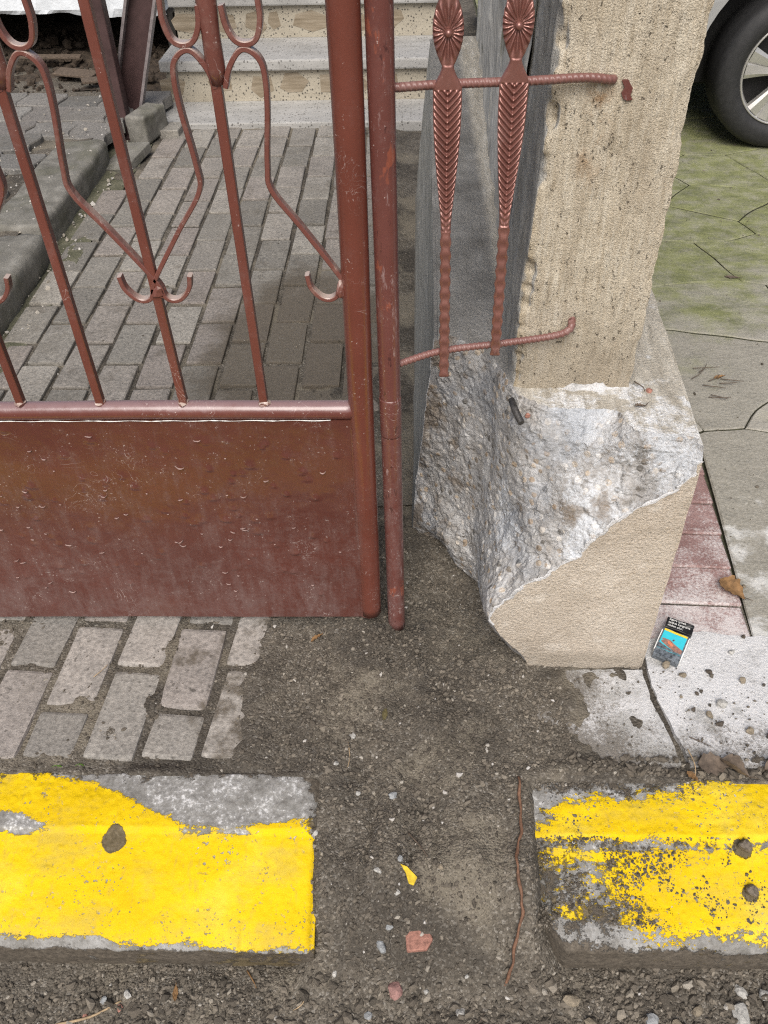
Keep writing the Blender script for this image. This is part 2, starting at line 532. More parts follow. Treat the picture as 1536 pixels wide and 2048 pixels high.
def m_base_plaster():
    a = Mat('trowelled_plaster', 0.92, 0.2)
    p = a.pos
    g = a.noise(p, 190, 4, 0.7)
    x, y, z = a.sep(p)[:3]
    w = a.math('ADD', a.math('MULTIPLY', a.noise(a.map(p, (260, 60, 90)), 1.0, 3, 0.6), 0.6), a.math('MULTIPLY', a.noise(a.map(p, (120, 60, 230)), 1.0, 3, 0.6), 0.4))
    v = a.noise(a.map(p, (60, 9, 60)), 1.0, 4, 0.65)
    b = a.noise(p, 6, 4, 0.6)
    col = a.ramp(b, [(0.3, (0.46, 0.40, 0.325)), (0.55, (0.56, 0.50, 0.42)), (0.75, (0.66, 0.605, 0.525))])
    col = a.mix(a.math('MULTIPLY', a.mr(g, 0.35, 0.65), 0.35), col, (0.60, 0.52, 0.42))
    col = a.mix(a.math('MULTIPLY', a.mr(w, 0.50, 0.36), 0.22), col, (0.33, 0.27, 0.20))
    col = a.mix(a.math('MULTIPLY', a.mr(a.noise(p, 95, 4, 0.75), 0.52, 0.66), 0.35), col, (0.30, 0.24, 0.175))
    col = a.mix(a.math('MULTIPLY', a.mr(a.noise(p, 17, 5, 0.7), 0.55, 0.68), 0.30), col, (0.34, 0.28, 0.21))
    col = a.mix(a.math('MULTIPLY', a.mr(a.noise(a.map(p, (1, 1, 1), (0, 0, 0), (7, 3, 1)), 21, 5, 0.7), 0.55, 0.68), 0.4), col, (0.74, 0.69, 0.61))
    # upper faces: greyer, brushed, splashed with white mortar
    nz = a.sep(a.node('ShaderNodeNewGeometry').outputs['Normal'])[2]
    top = a.mr(nz, 0.45, 0.75)
    tc = a.ramp(v, [(0.3, (0.33, 0.30, 0.245)), (0.55, (0.49, 0.455, 0.385)), (0.75, (0.64, 0.61, 0.54))])
    ms = a.mr(a.math('ADD', a.noise(p, 18, 5, 0.7), a.mr(y, 1.30, 1.06, -0.12, 0.16, False)), 0.50, 0.62)
    tc = a.mix(a.math('MULTIPLY', ms, a.mr(a.math('ADD', a.math('MULTIPLY', v, 0.5), a.math('MULTIPLY', g, 0.5)), 0.36, 0.58, 0.15, 0.95)), tc, (0.74, 0.75, 0.75))
    lx = a.mr(a.math('ADD', x, a.math('MULTIPLY', b, 0.03)), 0.215, 0.185)
    ld = a.ramp(a.noise(p, 9, 5, 0.65), [(0.3, (0.17, 0.163, 0.15)), (0.55, (0.26, 0.252, 0.235)), (0.75, (0.37, 0.36, 0.34))])
    ld = a.mix(a.math('MULTIPLY', a.mr(g, 0.64, 0.72), 0.5), ld, (0.45, 0.43, 0.40))
    tc = a.mix(lx, tc, ld)
    col = a.mix(top, col, tc)
    # left face: grey green cement
    nx = a.sep(a.node('ShaderNodeNewGeometry').outputs['Normal'])[0]
    left = a.mr(nx, -0.4, -0.8)
    lc = a.ramp(a.noise(a.map(p, (12, 5, 40)), 1.0, 4, 0.6), [(0.3, (0.27, 0.265, 0.23)), (0.6, (0.42, 0.41, 0.365)), (0.8, (0.54, 0.53, 0.48))])
    col = a.mix(left, col, lc)
    # damp line near the ground
    dl = a.mr(a.math('ADD', z, a.math('MULTIPLY', b, 0.05)), 0.085, 0.05)
    col = a.mix(a.math('MULTIPLY', dl, 0.45), col, (0.24, 0.21, 0.165))
    h = a.math('ADD', a.math('MULTIPLY', w, 0.9), a.math('MULTIPLY', g, 0.8))
    h = a.math('ADD', h, a.math('MULTIPLY', v, a.math('MULTIPLY', top, 1.6)))
    return a.done(col, normal=a.bump(h, 0.006, 1.0))

def m_fracture():
    a = Mat('broken_concrete', 0.93, 0.2)
    p = a.pos
    x, y, z = a.sep(p)[:3]
    n = a.noise(p, 22, 6, 0.72, 0.6)
    f = a.noise(p, 190, 5, 0.75)
    cc = a.sep(a.vor(p, 62, 'F1', 1))
    cd = a.vor(p, 62, 'F1', 0)
    col = a.ramp(n, [(0.28, (0.18, 0.168, 0.148)), (0.42, (0.33, 0.315, 0.295)), (0.58, (0.45, 0.445, 0.435)), (0.78, (0.60, 0.60, 0.595))])
    # aggregate stones: tan, brown, pale
    ag = a.math('MULTIPLY', a.mr(cc[0], 0.52, 0.58), a.mr(cd, 0.42, 0.34))
    agc = a.ramp(cc[1], [(0.1, (0.13, 0.12, 0.105)), (0.35, (0.36, 0.27, 0.18)), (0.6, (0.50, 0.42, 0.32)), (0.85, (0.70, 0.67, 0.62))])
    col = a.mix(a.math('MULTIPLY', ag, 0.85), col, agc)
    # white crushed dust on the fresh break to the right and down the middle
    sweep = a.math('ADD', a.mr(x, 0.08, 0.30, 0.0, 0.24, False), a.math('MULTIPLY', a.noise(a.map(p, (9, 9, 4)), 1.0, 4, 0.6), 0.72))
    wd = a.mr(a.math('ADD', sweep, a.math('MULTIPLY', a.math('SUBTRACT', f, 0.5), 0.45)), 0.52, 0.68)
    col = a.mix(a.math('MULTIPLY', wd, 0.8), col, (0.66, 0.69, 0.72))
    # old brown dirt on the left side
    br = a.mr(a.math('ADD', a.noise(p, 14, 4, 0.65), a.mr(x, 0.16, 0.02, -0.05, 0.10, False)), 0.53, 0.66)
    col = a.mix(a.math('MULTIPLY', br, 0.65), col, (0.17, 0.125, 0.08))
    dkn = a.mr(a.noise(p, 75, 4, 0.7), 0.60, 0.70)
    col = a.mix(a.math('MULTIPLY', dkn, 0.38), col, (0.12, 0.11, 0.10))
    bg = a.mr(a.noise(p, 6, 4, 0.6), 0.50, 0.64)
    col = a.mix(a.math('MULTIPLY', bg, 0.4), col, (0.27, 0.30, 0.34))
    sm_ = a.mr(a.noise(a.map(p, (8, 8, 5)), 1.0, 3, 0.5), 0.52, 0.62)
    h = a.math('ADD', a.math('MULTIPLY', f, 1.0), a.math('MULTIPLY', a.mr(cd, 0.5, 0.1), 0.45))
    h = a.math('ADD', h, a.math('MULTIPLY', n, 0.8))
    h = a.math('MULTIPLY', h, a.math('SUBTRACT', 1.0, a.math('MULTIPLY', sm_, 0.6)))
    return a.done(col, normal=a.bump(h, 0.006, 0.9))

def m_grey_wall():
    a = Mat('grey_cement_render', 0.85, 0.3)
    p = a.pos
    st = a.noise(a.map(p, (22, 22, 3.0)), 1.0, 4, 0.6, 0.4)
    n = a.noise(p, 40, 4, 0.65)
    col = a.ramp(st, [(0.3, (0.28, 0.27, 0.24)), (0.5, (0.43, 0.42, 0.385)), (0.75, (0.57, 0.56, 0.52))])
    moss = a.mr(a.noise(a.map(p, (30, 14, 3.5)), 1.0, 3, 0.6), 0.64, 0.70)
    col = a.mix(a.math('MULTIPLY', moss, 0.7), col, (0.10, 0.10, 0.05))
    h = a.math('ADD', st, a.math('MULTIPLY', n, 0.35))
    return a.done(col, normal=a.bump(h, 0.006, 0.9))

def m_ledge():
    a = Mat('dusty_cement', 0.92, 0.2)
    p = a.pos
    n = a.noise(p, 9, 5, 0.65)
    f = a.noise(p, 180, 4, 0.7)
    col = a.ramp(n, [(0.3, (0.17, 0.163, 0.15)), (0.55, (0.26, 0.252, 0.235)), (0.75, (0.37, 0.36, 0.34))])
    nx = a.sep(a.node('ShaderNodeNewGeometry').outputs['Normal'])[0]
    left = a.mr(nx, -0.4, -0.8)
    lc = a.ramp(a.noise(a.map(p, (12, 5, 40)), 1.0, 4, 0.6), [(0.3, (0.27, 0.265, 0.23)), (0.6, (0.42, 0.41, 0.365)), (0.8, (0.54, 0.53, 0.48))])
    col = a.mix(left, col, lc)
    sp = a.mr(f, 0.66, 0.72)
    col = a.mix(a.math('MULTIPLY', sp, 0.5), col, (0.45, 0.43, 0.40))
    return a.done(col, normal=a.bump(a.math('ADD', f, n), 0.004, 0.9))

def m_terrazzo(name, c0, c1, speck, dens=0.5):
    a = Mat(name, 0.6, 0.4)
    p = a.pos
    n = a.noise(a.map(p, (5, 14, 14)), 1.0, 5, 0.65)
    col = a.ramp(n, [(0.3, c0), (0.7, c1)])
    cc = a.sep(a.vor(p, 70, 'F1', 1)); cd = a.vor(p, 70, 'F1', 0)
    m1 = a.math('MULTIPLY', a.mr(cc[0], dens, dens - 0.02), a.mr(cd, 0.36, 0.28))
    col = a.mix(a.math('MULTIPLY', m1, 0.85), col, speck)
    cc2 = a.sep(a.vor(p, 150, 'F1', 1)); cd2 = a.vor(p, 150, 'F1', 0)
    m2 = a.math('MULTIPLY', a.mr(cc2[0], dens * 0.6, dens * 0.6 - 0.02), a.mr(cd2, 0.4, 0.3))
    col = a.mix(a.math('MULTIPLY', m2, 0.7), col, speck)
    di = a.mr(a.noise(p, 7, 4, 0.7), 0.55, 0.75)
    col = a.mix(a.math('MULTIPLY', di, 0.35), col, (0.20, 0.185, 0.165))
    return a.done(col, normal=a.bump(a.noise(p, 60, 3), 0.0015, 0.6))

def m_inlay():
    a = Mat('brown_stone_inlay', 0.55, 0.4)
    r = a.rnd()
    p = a.off(a.obj, r)
    g = a.noise(a.map(p, (6, 6, 60), (0.0, 0.7, 0.0)), 1.0, 4, 0.6)
    col = a.ramp(g, [(0.3, (0.17, 0.135, 0.09)), (0.5, (0.25, 0.205, 0.145)), (0.7, (0.34, 0.29, 0.22))])
    return a.done(col)

def m_flag():
    a = Mat('stamped_flagstone', 0.88, 0.25)
    r = a.rnd()
    p = a.pos
    x, y, z = a.sep(p)[:3]
    n = a.noise(a.map(p, (9, 14, 9)), 1.0, 5, 0.65)
    f = a.noise(p, 110, 4, 0.75)
    t = a.ramp(r, [(0.0, (0.25, 0.235, 0.195)), (0.5, (0.31, 0.295, 0.25)), (1.0, (0.35, 0.33, 0.285))])
    col = a.mix(a.mr(n, 0.3, 0.72), a.mix(0.45, t, (0.16, 0.15, 0.125)), t)
    col = a.mix(a.math('MULTIPLY', a.mr(f, 0.35, 0.7), 0.4), col, (0.46, 0.44, 0.39))
    mg = a.noise(p, 2.6, 5, 0.65)
    moss = a.mr(a.math('ADD', mg, a.mr(y, 1.8, 3.0, -0.20, 0.20, False)), 0.42, 0.64)
    mc = a.ramp(n, [(0.3, (0.10, 0.115, 0.04)), (0.55, (0.20, 0.215, 0.085)), (0.8, (0.30, 0.31, 0.17))])
    col = a.mix(a.math('MULTIPLY', moss, a.mr(a.noise(p, 13, 5, 0.75), 0.3, 0.6, 0.35, 0.9)), col, mc)
    # cement dust near the broken bricks
    dust = a.mr(a.math('ADD', a.noise(p, 9, 5, 0.7), a.mr(y, 1.75, 1.05, -0.15, 0.14, False)), 0.50, 0.66)
    col = a.mix(a.math('MULTIPLY', dust, 0.7), col, (0.62, 0.62, 0.60))
    dk = a.mr(a.noise(p, 60, 2, 0.6), 0.68, 0.73)
    col = a.mix(a.math('MULTIPLY', dk, 0.6), col, (0.06, 0.052, 0.04))
    h = a.math('ADD', n, a.math('MULTIPLY', f, 0.35))
    return a.done(col, normal=a.bump(h, 0.009, 0.9))

def m_white_mortar(name, cover, bias_left=False):
    a = Mat(name, 0.92, 0.2)
    p = a.pos
    x, y, z = a.sep(p)[:3]
    n = a.noise(p, 8, 5, 0.65)
    f = a.noise(p, 170, 5, 0.78)
    base = a.ramp(n, [(0.3, (0.34, 0.335, 0.315)), (0.55, (0.47, 0.465, 0.45)), (0.8, (0.58, 0.58, 0.57))])
    wh = a.mr(a.math('ADD', n, cover), 0.45, 0.62)
    col = a.mix(a.math('MULTIPLY', wh, a.mr(f, 0.3, 0.6, 0.55, 1.0)), base, (0.70, 0.70, 0.70))
    # soil trodden into the surface
    s = a.math('ADD', a.math('MULTIPLY', f, 0.75), a.math('MULTIPLY', a.noise(p, 11, 4, 0.65), 0.5))
    if bias_left:
        s = a.math('ADD', s, a.mr(x, 0.50, 0.26, -0.03, 0.24, False))
    s = a.math('ADD', s, a.mr(y, 0.90, 0.80, 0.0, 0.17, False))
    sm = a.mr(s, 0.66, 0.86)
    col = a.mix(a.math('MULTIPLY', sm, 0.8), col, (0.15, 0.13, 0.105))
    return a.done(col, normal=a.bump(a.math('ADD', f, n), 0.0045, 1.0))

def m_red_brick():
    a = Mat('red_brick', 0.9, 0.25)
    r = a.rnd()
    p = a.off(a.obj, r)
    n = a.noise(p, 14, 4, 0.65)
    f = a.noise(p, 170, 4, 0.75)
    col = a.ramp(n, [(0.3, (0.20, 0.115, 0.105)), (0.6, (0.29, 0.185, 0.172)), (0.8, (0.38, 0.28, 0.265))])
    x, y, z = a.sep(a.pos)[:3]
    d = a.math('ADD', a.math('MULTIPLY', f, 0.55), a.math('MULTIPLY', a.noise(a.pos, 9, 4, 0.7), 0.55))
    d = a.math('ADD', d, a.mr(y, 1.40, 1.10, -0.03, 0.13, False))
    col = a.mix(a.math('MULTIPLY', a.mr(d, 0.50, 0.72), 0.85), col, (0.62, 0.585, 0.57))
    return a.done(col, normal=a.bump(f, 0.003, 0.9))

def m_kerb(name, wear, dirt):
    a = Mat(name, 0.75, 0.15)
    p = a.pos
    pt = a.attr('paint')
    dr = a.attr('dirt')
    n = a.noise(p, 17, 5, 0.7)
    f = a.noise(p, 130, 5, 0.75)
    con = a.ramp(n, [(0.3, (0.155, 0.15, 0.135)), (0.5, (0.27, 0.265, 0.25)), (0.72, (0.40, 0.40, 0.385))])
    wht = a.mr(a.math('ADD', f, a.math('MULTIPLY', n, 0.5)), 0.80, 0.92)
    wht = a.math('MULTIPLY', wht, a.mr(a.sep(p)[2], -0.045, -0.02))
    con = a.mix(a.math('MULTIPLY', wht, 0.8), con, (0.66, 0.66, 0.65))
    con = a.mix(a.math('MULTIPLY', a.mr(f, 0.52, 0.4), 0.35), con, (0.09, 0.08, 0.065))
    # paint with flaked edge and chips
    e = a.math('ADD', pt, a.math('MULTIPLY', a.math('SUBTRACT', a.noise(a.map(p, (26, 44, 44)), 1.0, 6, 0.8), 0.5), 1.1))
    e = a.math('ADD', e, a.math('MULTIPLY', a.math('SUBTRACT', f, 0.5), wear))
    pm = a.mr(e, 0.47, 0.53)
    chip = a.mr(a.noise(p, 150, 3, 0.6), 0.605, 0.655)
    c2 = a.math('MULTIPLY', a.mr(a.noise(p, 62, 4, 0.7), 0.63, 0.67), 0.9)
    chip = a.math('MAXIMUM', a.math('MULTIPLY', chip, a.mr(a.noise(p, 13, 4, 0.6), 0.44, 0.60)), a.math('MULTIPLY', c2, a.mr(a.noise(p, 8, 3, 0.6), 0.46, 0.58)))
    pm = a.math('MULTIPLY', pm, a.math('SUBTRACT', 1.0, a.math('MULTIPLY', chip, 0.9)))
    yl = a.ramp(a.noise(p, 6, 4, 0.6), [(0.3, (0.64, 0.425, 0.003)), (0.55, (0.72, 0.50, 0.005)), (0.8, (0.76, 0.58, 0.07))])
    yl = a.mix(a.math('MULTIPLY', a.mr(a.noise(a.map(p, (60, 18, 30)), 1.0, 4, 0.7), 0.54, 0.72), 0.5), yl, (0.48, 0.34, 0.05))
    gm = a.math('MULTIPLY', a.mr(a.noise(a.map(p, (7, 13, 13)), 1.0, 5, 0.75), 0.46, 0.72), 0.55)
    yl = a.mix(gm, yl, (0.42, 0.33, 0.08))
    yl = a.mix(a.math('MULTIPLY', a.mr(f, 0.60, 0.72), 0.5), yl, (0.42, 0.30, 0.05))
    col = a.mix(pm, con, yl)
    dm = a.math('ADD', dr, a.math('ADD', a.math('MULTIPLY', a.math('SUBTRACT', a.noise(p, 26, 5, 0.75), 0.5), 1.5), a.math('MULTIPLY', a.math('SUBTRACT', f, 0.5), dirt)))
    dmm = a.mr(dm, 0.46, 0.60)
    scol = a.ramp(f, [(0.3, (0.045, 0.038, 0.03)), (0.55, (0.105, 0.088, 0.067)), (0.75, (0.18, 0.155, 0.12))])
    col = a.mix(a.math('MULTIPLY', dmm, 0.95), col, scol)
    h = a.math('ADD', a.math('MULTIPLY', f, 0.6), a.math('ADD', a.math('MULTIPLY', pm, 0.5), a.math('MULTIPLY', dmm, 0.9)))
    rg = a.mr(pm, 0.0, 1.0, 0.9, 0.72)
    return a.done(col, rough=rg, normal=a.bump(h, 0.0025, 0.9))

def m_simple(name, col, rough=0.7, metal=0.0, var=0.25, scale=30, bump=0.001, spec=0.4, obj=False):
    a = Mat(name, rough, spec, metal)
    p = a.obj if obj else a.pos
    n = a.noise(p, scale, 4, 0.65)
    c = a.ramp(n, [(0.3, tuple(k * (1 - var) for k in col)), (0.7, tuple(min(1, k * (1 + var)) for k in col))])
    return a.done(c, normal=a.bump(n, bump, 0.8) if bump else None)

def m_old_kerb():
    a = Mat('old_kerb_concrete', 0.92, 0.2)
    p = a.pos
    n = a.noise(p, 11, 5, 0.7); f = a.noise(p, 150, 4, 0.7)
    col = a.ramp(n, [(0.3, (0.115, 0.11, 0.095)), (0.55, (0.195, 0.187, 0.165)), (0.75, (0.29, 0.28, 0.25))])
    col = a.mix(a.math('MULTIPLY', a.mr(f, 0.6, 0.72), 0.5), col, (0.45, 0.44, 0.41))
    ms = a.mr(a.noise(p, 6, 3), 0.5, 0.68)
    col = a.mix(a.math('MULTIPLY', ms, 0.45), col, (0.10, 0.10, 0.065))
    return a.done(col, normal=a.bump(a.math('ADD', n, a.math('MULTIPLY', f, 0.5)), 0.006, 0.9))

def m_moss_strip():
    a = Mat('mossy_cement', 0.95, 0.2)
    p = a.pos
    n = a.noise(p, 12, 5, 0.7); f = a.noise(p, 160, 4, 0.7)
    col = a.ramp(n, [(0.3, (0.075, 0.077, 0.048)), (0.55, (0.135, 0.132, 0.090)), (0.75, (0.215, 0.205, 0.155))])
    col = a.mix(a.math('MULTIPLY', a.mr(f, 0.64, 0.70), 0.6), col, (0.42, 0.40, 0.35))
    return a.done(col, normal=a.bump(a.math('ADD', n, f), 0.006, 0.9))

M_SOIL = m_soil(); M_GRAIN = m_grain()
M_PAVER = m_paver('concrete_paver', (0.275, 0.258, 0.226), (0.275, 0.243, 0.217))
M_PAVER_F = m_paver('concrete_paver_front', (0.335, 0.315, 0.282), (0.345, 0.31, 0.282), True)
M_PAVER_L = m_paver('interlocking_paver', (0.20, 0.193, 0.178), (0.195, 0.18, 0.165))
RED = (0.140, 0.041, 0.027)
M_PANEL = m_gate('oxide_red_sheet', (0.106, 0.034, 0.025), 0.62, (0.20, 0.150, 0.140))
M_RAIL = m_gate('oxide_red_rail', (0.140, 0.046, 0.036), 0.35, up=0.55, up_col=(0.30, 0.22, 0.225))  # upward faces: dust, its pinkish tint painting in a reflection
M_DRIP = m_simple('dried_paint_bead', (0.25, 0.165, 0.145), 0.35, 0, 0.3, 200, 0)
M_TUBE = m_gate('oxide_red_tube', RED, 0.22, scr=0.8, rough=0.2)
M_POSTP = m_gate('oxide_red_worn_pipe', (0.135, 0.047, 0.038), 0.62, scr=1.0, worn=1.0)
M_BAR = m_gate('oxide_red_bar', (0.145, 0.046, 0.032), 0.38, streak=False)
M_SCROLL = m_gate('oxide_red_scroll', (0.155, 0.056, 0.043), 0.50, (0.34, 0.26, 0.22), streak=False, up=0.8, up_col=(0.50, 0.41, 0.35))
M_COPPER = m_gate('copper_red_cast', (0.25, 0.110, 0.088), 0.40, (0.44, 0.30, 0.27), rough=0.30, streak=False, scr=0.5)
M_COPPER.node_tree.nodes['Principled BSDF'].inputs['Metallic'].default_value = 0.45
M_REBAR = m_gate('rusty_painted_rebar', (0.185, 0.080, 0.066), 0.6, (0.34, 0.25, 0.23), rough=0.5, streak=False, scr=0.4)
M_SHAFT = m_plaster_shaft(); M_BASE = m_base_plaster(); M_FRAC = m_fracture()
M_WALL = m_grey_wall(); M_LEDGE = m_ledge()
M_TREAD = m_terrazzo('terrazzo_tread', (0.29, 0.285, 0.268), (0.42, 0.412, 0.392), (0.10, 0.095, 0.088), 0.32)
M_RISER = m_terrazzo('terrazzo_riser', (0.33, 0.295, 0.23), (0.43, 0.39, 0.31), (0.055, 0.05, 0.042), 0.42)
M_INLAY = m_inlay(); M_FLAG = m_flag()
M_SLAB_L = m_white_mortar('cement_slab', -0.03, True)
M_SLAB_R = m_white_mortar('white_mortar', 0.12)
M_RBRICK = m_red_brick()
M_KERB_L = m_kerb('yellow_kerb', 0.45, 0.5)
M_KERB_R = m_kerb('worn_yellow_kerb', 0.75, 0.9)
M_OLDK = m_old_kerb(); M_MOSS = m_moss_strip()
M_BROWN = m_simple('brown_painted_steel', (0.062, 0.036, 0.035), 0.42, 0, 0.3, 14, 0.0012)
M_LILAC = m_simple('worn_steel_edge', (0.20, 0.175, 0.175), 0.5, 0, 0.3, 60, 0.0012)
M_WHITE = m_simple('white_render', (0.72, 0.76, 0.79), 0.9, 0, 0.08, 25, 0.006)
M_DARKW = m_simple('hollow_shade_render', (0.03, 0.028, 0.025), 0.95, 0, 0.3, 9, 0.004)  # near-black colour paints the gloom of the hollow onto its walls
M_LITTER = m_simple('leaf_litter', (0.05, 0.037, 0.026), 0.95, 0, 0.6, 40, 0.01)
M_TYRE = m_simple('tyre_rubber', (0.022, 0.022, 0.023), 0.62, 0, 0.25, 40, 0.0006)
M_RIM = m_simple('alloy_silver', (0.52, 0.51, 0.485), 0.32, 0.65, 0.05, 20, 0)
M_PLASTIC = m_simple('black_plastic', (0.012, 0.012, 0.012), 0.7, 0, 0.2, 40, 0)
M_CARP = m_simple('silver_car_paint', (0.40, 0.405, 0.405), 0.28, 0.35, 0.04, 20, 0)
M_GLASS = m_simple('dark_car_glass', (0.02, 0.025, 0.027), 0.06, 0, 0.1, 5, 0, 0.6)
M_LAMP = m_simple('lamp_lens', (0.65, 0.66, 0.66), 0.12, 0, 0.1, 60, 0, 0.6)
M_BROWNSTAIN = m_simple('brake_brown', (0.30, 0.20, 0.10), 0.6, 0.3, 0.3, 60, 0)
def m_pebble(name, c, var=0.25):
    a = Mat(name, 0.85, 0.3)
    r = a.rnd()
    n = a.noise(a.off(a.obj, r), 160, 4, 0.7)
    col = a.ramp(n, [(0.28, tuple(k * 0.45 for k in c)), (0.5, c), (0.75, tuple(min(1, k * (1 + var)) for k in c))])
    return a.done(col, normal=a.bump(n, 0.002, 0.9))
M_PEB_W = m_pebble('pale_stone', (0.40, 0.39, 0.36)); M_PEB_G = m_pebble('blue_grey_stone', (0.28, 0.29, 0.29))
M_PEB_T = m_pebble('tan_clod', (0.22, 0.185, 0.135)); M_PEB_D = m_pebble('dark_clod', (0.085, 0.07, 0.055))
M_CLOD = m_pebble('soil_clod', (0.135, 0.112, 0.085), 0.6); M_BRICKBIT = m_pebble('brick_red_tile', (0.33, 0.165, 0.125)); M_PINK = m_pebble('pink_stone', (0.30, 0.17, 0.15))
M_YCHIP = m_simple('yellow_paint_chip', (0.66, 0.47, 0.03), 0.6, 0, 0.3, 90, 0.001)
M_LEAF = m_simple('dry_brown_leaf', (0.205, 0.115, 0.048), 0.75, 0, 0.45, 70, 0.0015)
M_LEAFD = m_simple('dark_dead_leaf', (0.115, 0.088, 0.066), 0.8, 0, 0.45, 70, 0.0015)
M_LEAFG = m_simple('olive_leaf', (0.09, 0.075, 0.03), 0.7, 0, 0.4, 90, 0.0008)
M_GRASS = m_simple('grass_blade', (0.10, 0.20, 0.03), 0.7, 0, 0.3, 60, 0)
M_STRAW = m_simple('straw', (0.34, 0.25, 0.15), 0.8, 0, 0.35, 90, 0.0005)
M_TWIG = m_simple('twig', (0.10, 0.075, 0.055), 0.85, 0, 0.4, 90, 0.0008)
M_ROOT = m_simple('rusty_wire', (0.150, 0.078, 0.046), 0.75, 0, 0.45, 110, 0.001)
M_IRON = m_simple('dark_iron', (0.055, 0.052, 0.05), 0.55, 0.3, 0.7, 130, 0.002)
M_PKB = m_simple('pack_black', (0.012, 0.012, 0.012), 0.35, 0, 0.2, 60, 0.0003)
M_PKG = m_simple('pack_grey_print', (0.11, 0.125, 0.14), 0.4, 0, 0.9, 160, 0.0004)
M_PKW = m_simple('pack_white', (0.75, 0.75, 0.72), 0.5, 0, 0.05, 60, 0)
M_PKC = m_simple('pack_cyan', (0.045, 0.50, 0.60), 0.35, 0, 0.06, 60, 0)
M_PKY = m_simple('pack_yellow', (0.80, 0.56, 0.05), 0.4, 0, 0.06, 60, 0)
M_PKS = m_simple('pack_print_skin', (0.28, 0.15, 0.115), 0.4, 0, 0.4, 260, 0)
M_PKO = m_simple('pack_print_orange', (0.62, 0.20, 0.11), 0.4, 0, 0.3, 400, 0)

# ------------------------------------------------------------------ terrain heights
def soil_z(x, y):
    x = np.asarray(x, float); y = np.asarray(y, float)
    gap = sst(-0.20, -0.14, x) * sst(0.27, 0.20, x)
    z = -0.132 + 0.132 * (gap * sst(0.42, 0.62, y) + (1 - gap) * sst(0.50, 0.74, y))
    lump = fbm(x * 9, y * 9, 0, 3, 4) * 0.006 + fbm(x * 40, y * 40, 0, 9, 3) * 0.0028
    z = z + lump
    z = z + (0.013 * fbm(x * 5 + 3, y * 5, 0, 13, 3) + 0.010 * vnoise(x * 22 + 0.6 * np.sin(y * 7), y * 5, 0, 19) + 0.006 * fbm(x * 17, y * 13, 0, 23, 2)) * gap * sst(0.40, 0.5, y)
    z = z + 0.014 * np.exp(-((x + 0.02) ** 2 / 0.03 + (y - 0.96) ** 2 / 0.03))
    rg = np.exp(-((y - 0.66) / 0.17) ** 2) * np.exp(-((x + 0.06) / 0.13) ** 2)
    z = z - rg * 0.016 * (1 - np.abs(vnoise(x * 26 + 1.2 * np.sin(y * 6), y * 3.2, 0, 83))) ** 3
    # washed out hollow beside the broken base
    z = z - 0.055 * np.exp(-((x - 0.13) ** 2 / 0.012 + (y - 1.24) ** 2 / 0.028))
    # ruts between the kerbs
    rut = np.exp(-((y - 0.66) / 0.10) ** 2) * np.exp(-((x + 0.10) / 0.09) ** 2)
    z = z + rut * 0.011 * vnoise((x + 0.02 * np.sin(y * 9)) * 34, y * 5, 0, 77)
    # thin fill between the front pavers
    pv = sst(-0.235, -0.30, x) * sst(0.78, 0.80, y)
    zp = -0.0030 + fbm(x * 14, y * 14, 0, 31, 3) * 0.0050 + fbm(x * 60, y * 60, 0, 33, 2) * 0.0012 + 0.012 * sst(-0.36, -0.25, x)
    z = z * (1 - pv) + zp * pv
    # against the cement slab on the right
    sb = sst(0.20, 0.30, x) * sst(0.76, 0.80, y)
    zs = 0.004 + (0.315 - x) * 0.07 + fbm(x * 16, y * 16, 0, 41, 4) * 0.007 + 0.012 * sst(0.815, 0.785, y)
    zs = np.maximum(zs, -0.03)
    z = z * (1 - sb) + zs * sb
    # under the kerb stones
    kl = sst(-0.155, -0.20, x) * sst(0.774, 0.757, y) * sst(0.48, 0.52, y)
    kr = sst(0.21, 0.27, x) * sst(0.768, 0.752, y) * sst(0.49, 0.53, y)
    z = z - 0.10 * np.maximum(kl, kr) * sst(0.52, 0.60, y)
    return z

def tpl_surface(fn, x0, x1, y0, y1, step):
    nx = int((x1 - x0) / step) + 1; ny = int((y1 - y0) / step) + 1
    X, Y = np.meshgrid(np.linspace(x0, x1, nx), np.linspace(y0, y1, ny), indexing='ij')
    Z = fn(X, Y)
    return np.stack([X, Y, Z], -1).reshape(-1, 3), grid_faces(nx, ny)

# big sheet to the horizon
g = mk('ground', [(-120, -120, -0.16), (120, -120, -0.16), (120, 120, -0.16), (-120, 120, -0.16)], [(0, 1, 2, 3)], M_SOIL)
tag(g, kind='structure')
v, f = tpl_surface(soil_z, -1.25, 1.15, 0.10, 1.52, 0.0049)
soil = mk_np('soil_ground', v, f, M_SOIL, None, True)
tag(soil, kind='structure')
v, f = tpl_surface(lambda x, y: -0.11 + fbm(x * 5, y * 5, 0, 5, 3) * 0.008, -3.0, 3.0, -2.0, 0.13, 0.06)
v2_, f2_ = tpl_surface(lambda x, y: -0.118 + fbm(x * 5, y * 5, 0, 5, 3) * 0.008, -3.0, -1.24, 0.12, 0.52, 0.05)
tag(mk_np('road_edge', v2_, f2_, M_SOIL, None, True), kind='structure')
tag(mk_np('road', v, f, M_SOIL, None, True), kind='structure')

# ------------------------------------------------------------------ paving behind the gate
def bedz(x, y):
    return -0.0075 + fbm(x * 11, y * 11, 0, 51, 3) * 0.004 + 0.012 * sst(-0.16, -0.02, x) * sst(2.6, 1.8, y) - 0.02 * sst(-0.10, 0.0, x) * sst(2.2, 3.0, y)
v, f = tpl_surface(bedz, -1.36, 0.12, 1.50, 4.40, 0.011)
paving = mk_np('paving_bed', v, f, M_SOIL, None, True)
paving.name = 'courtyard_paving'
tag(paving, kind='structure')

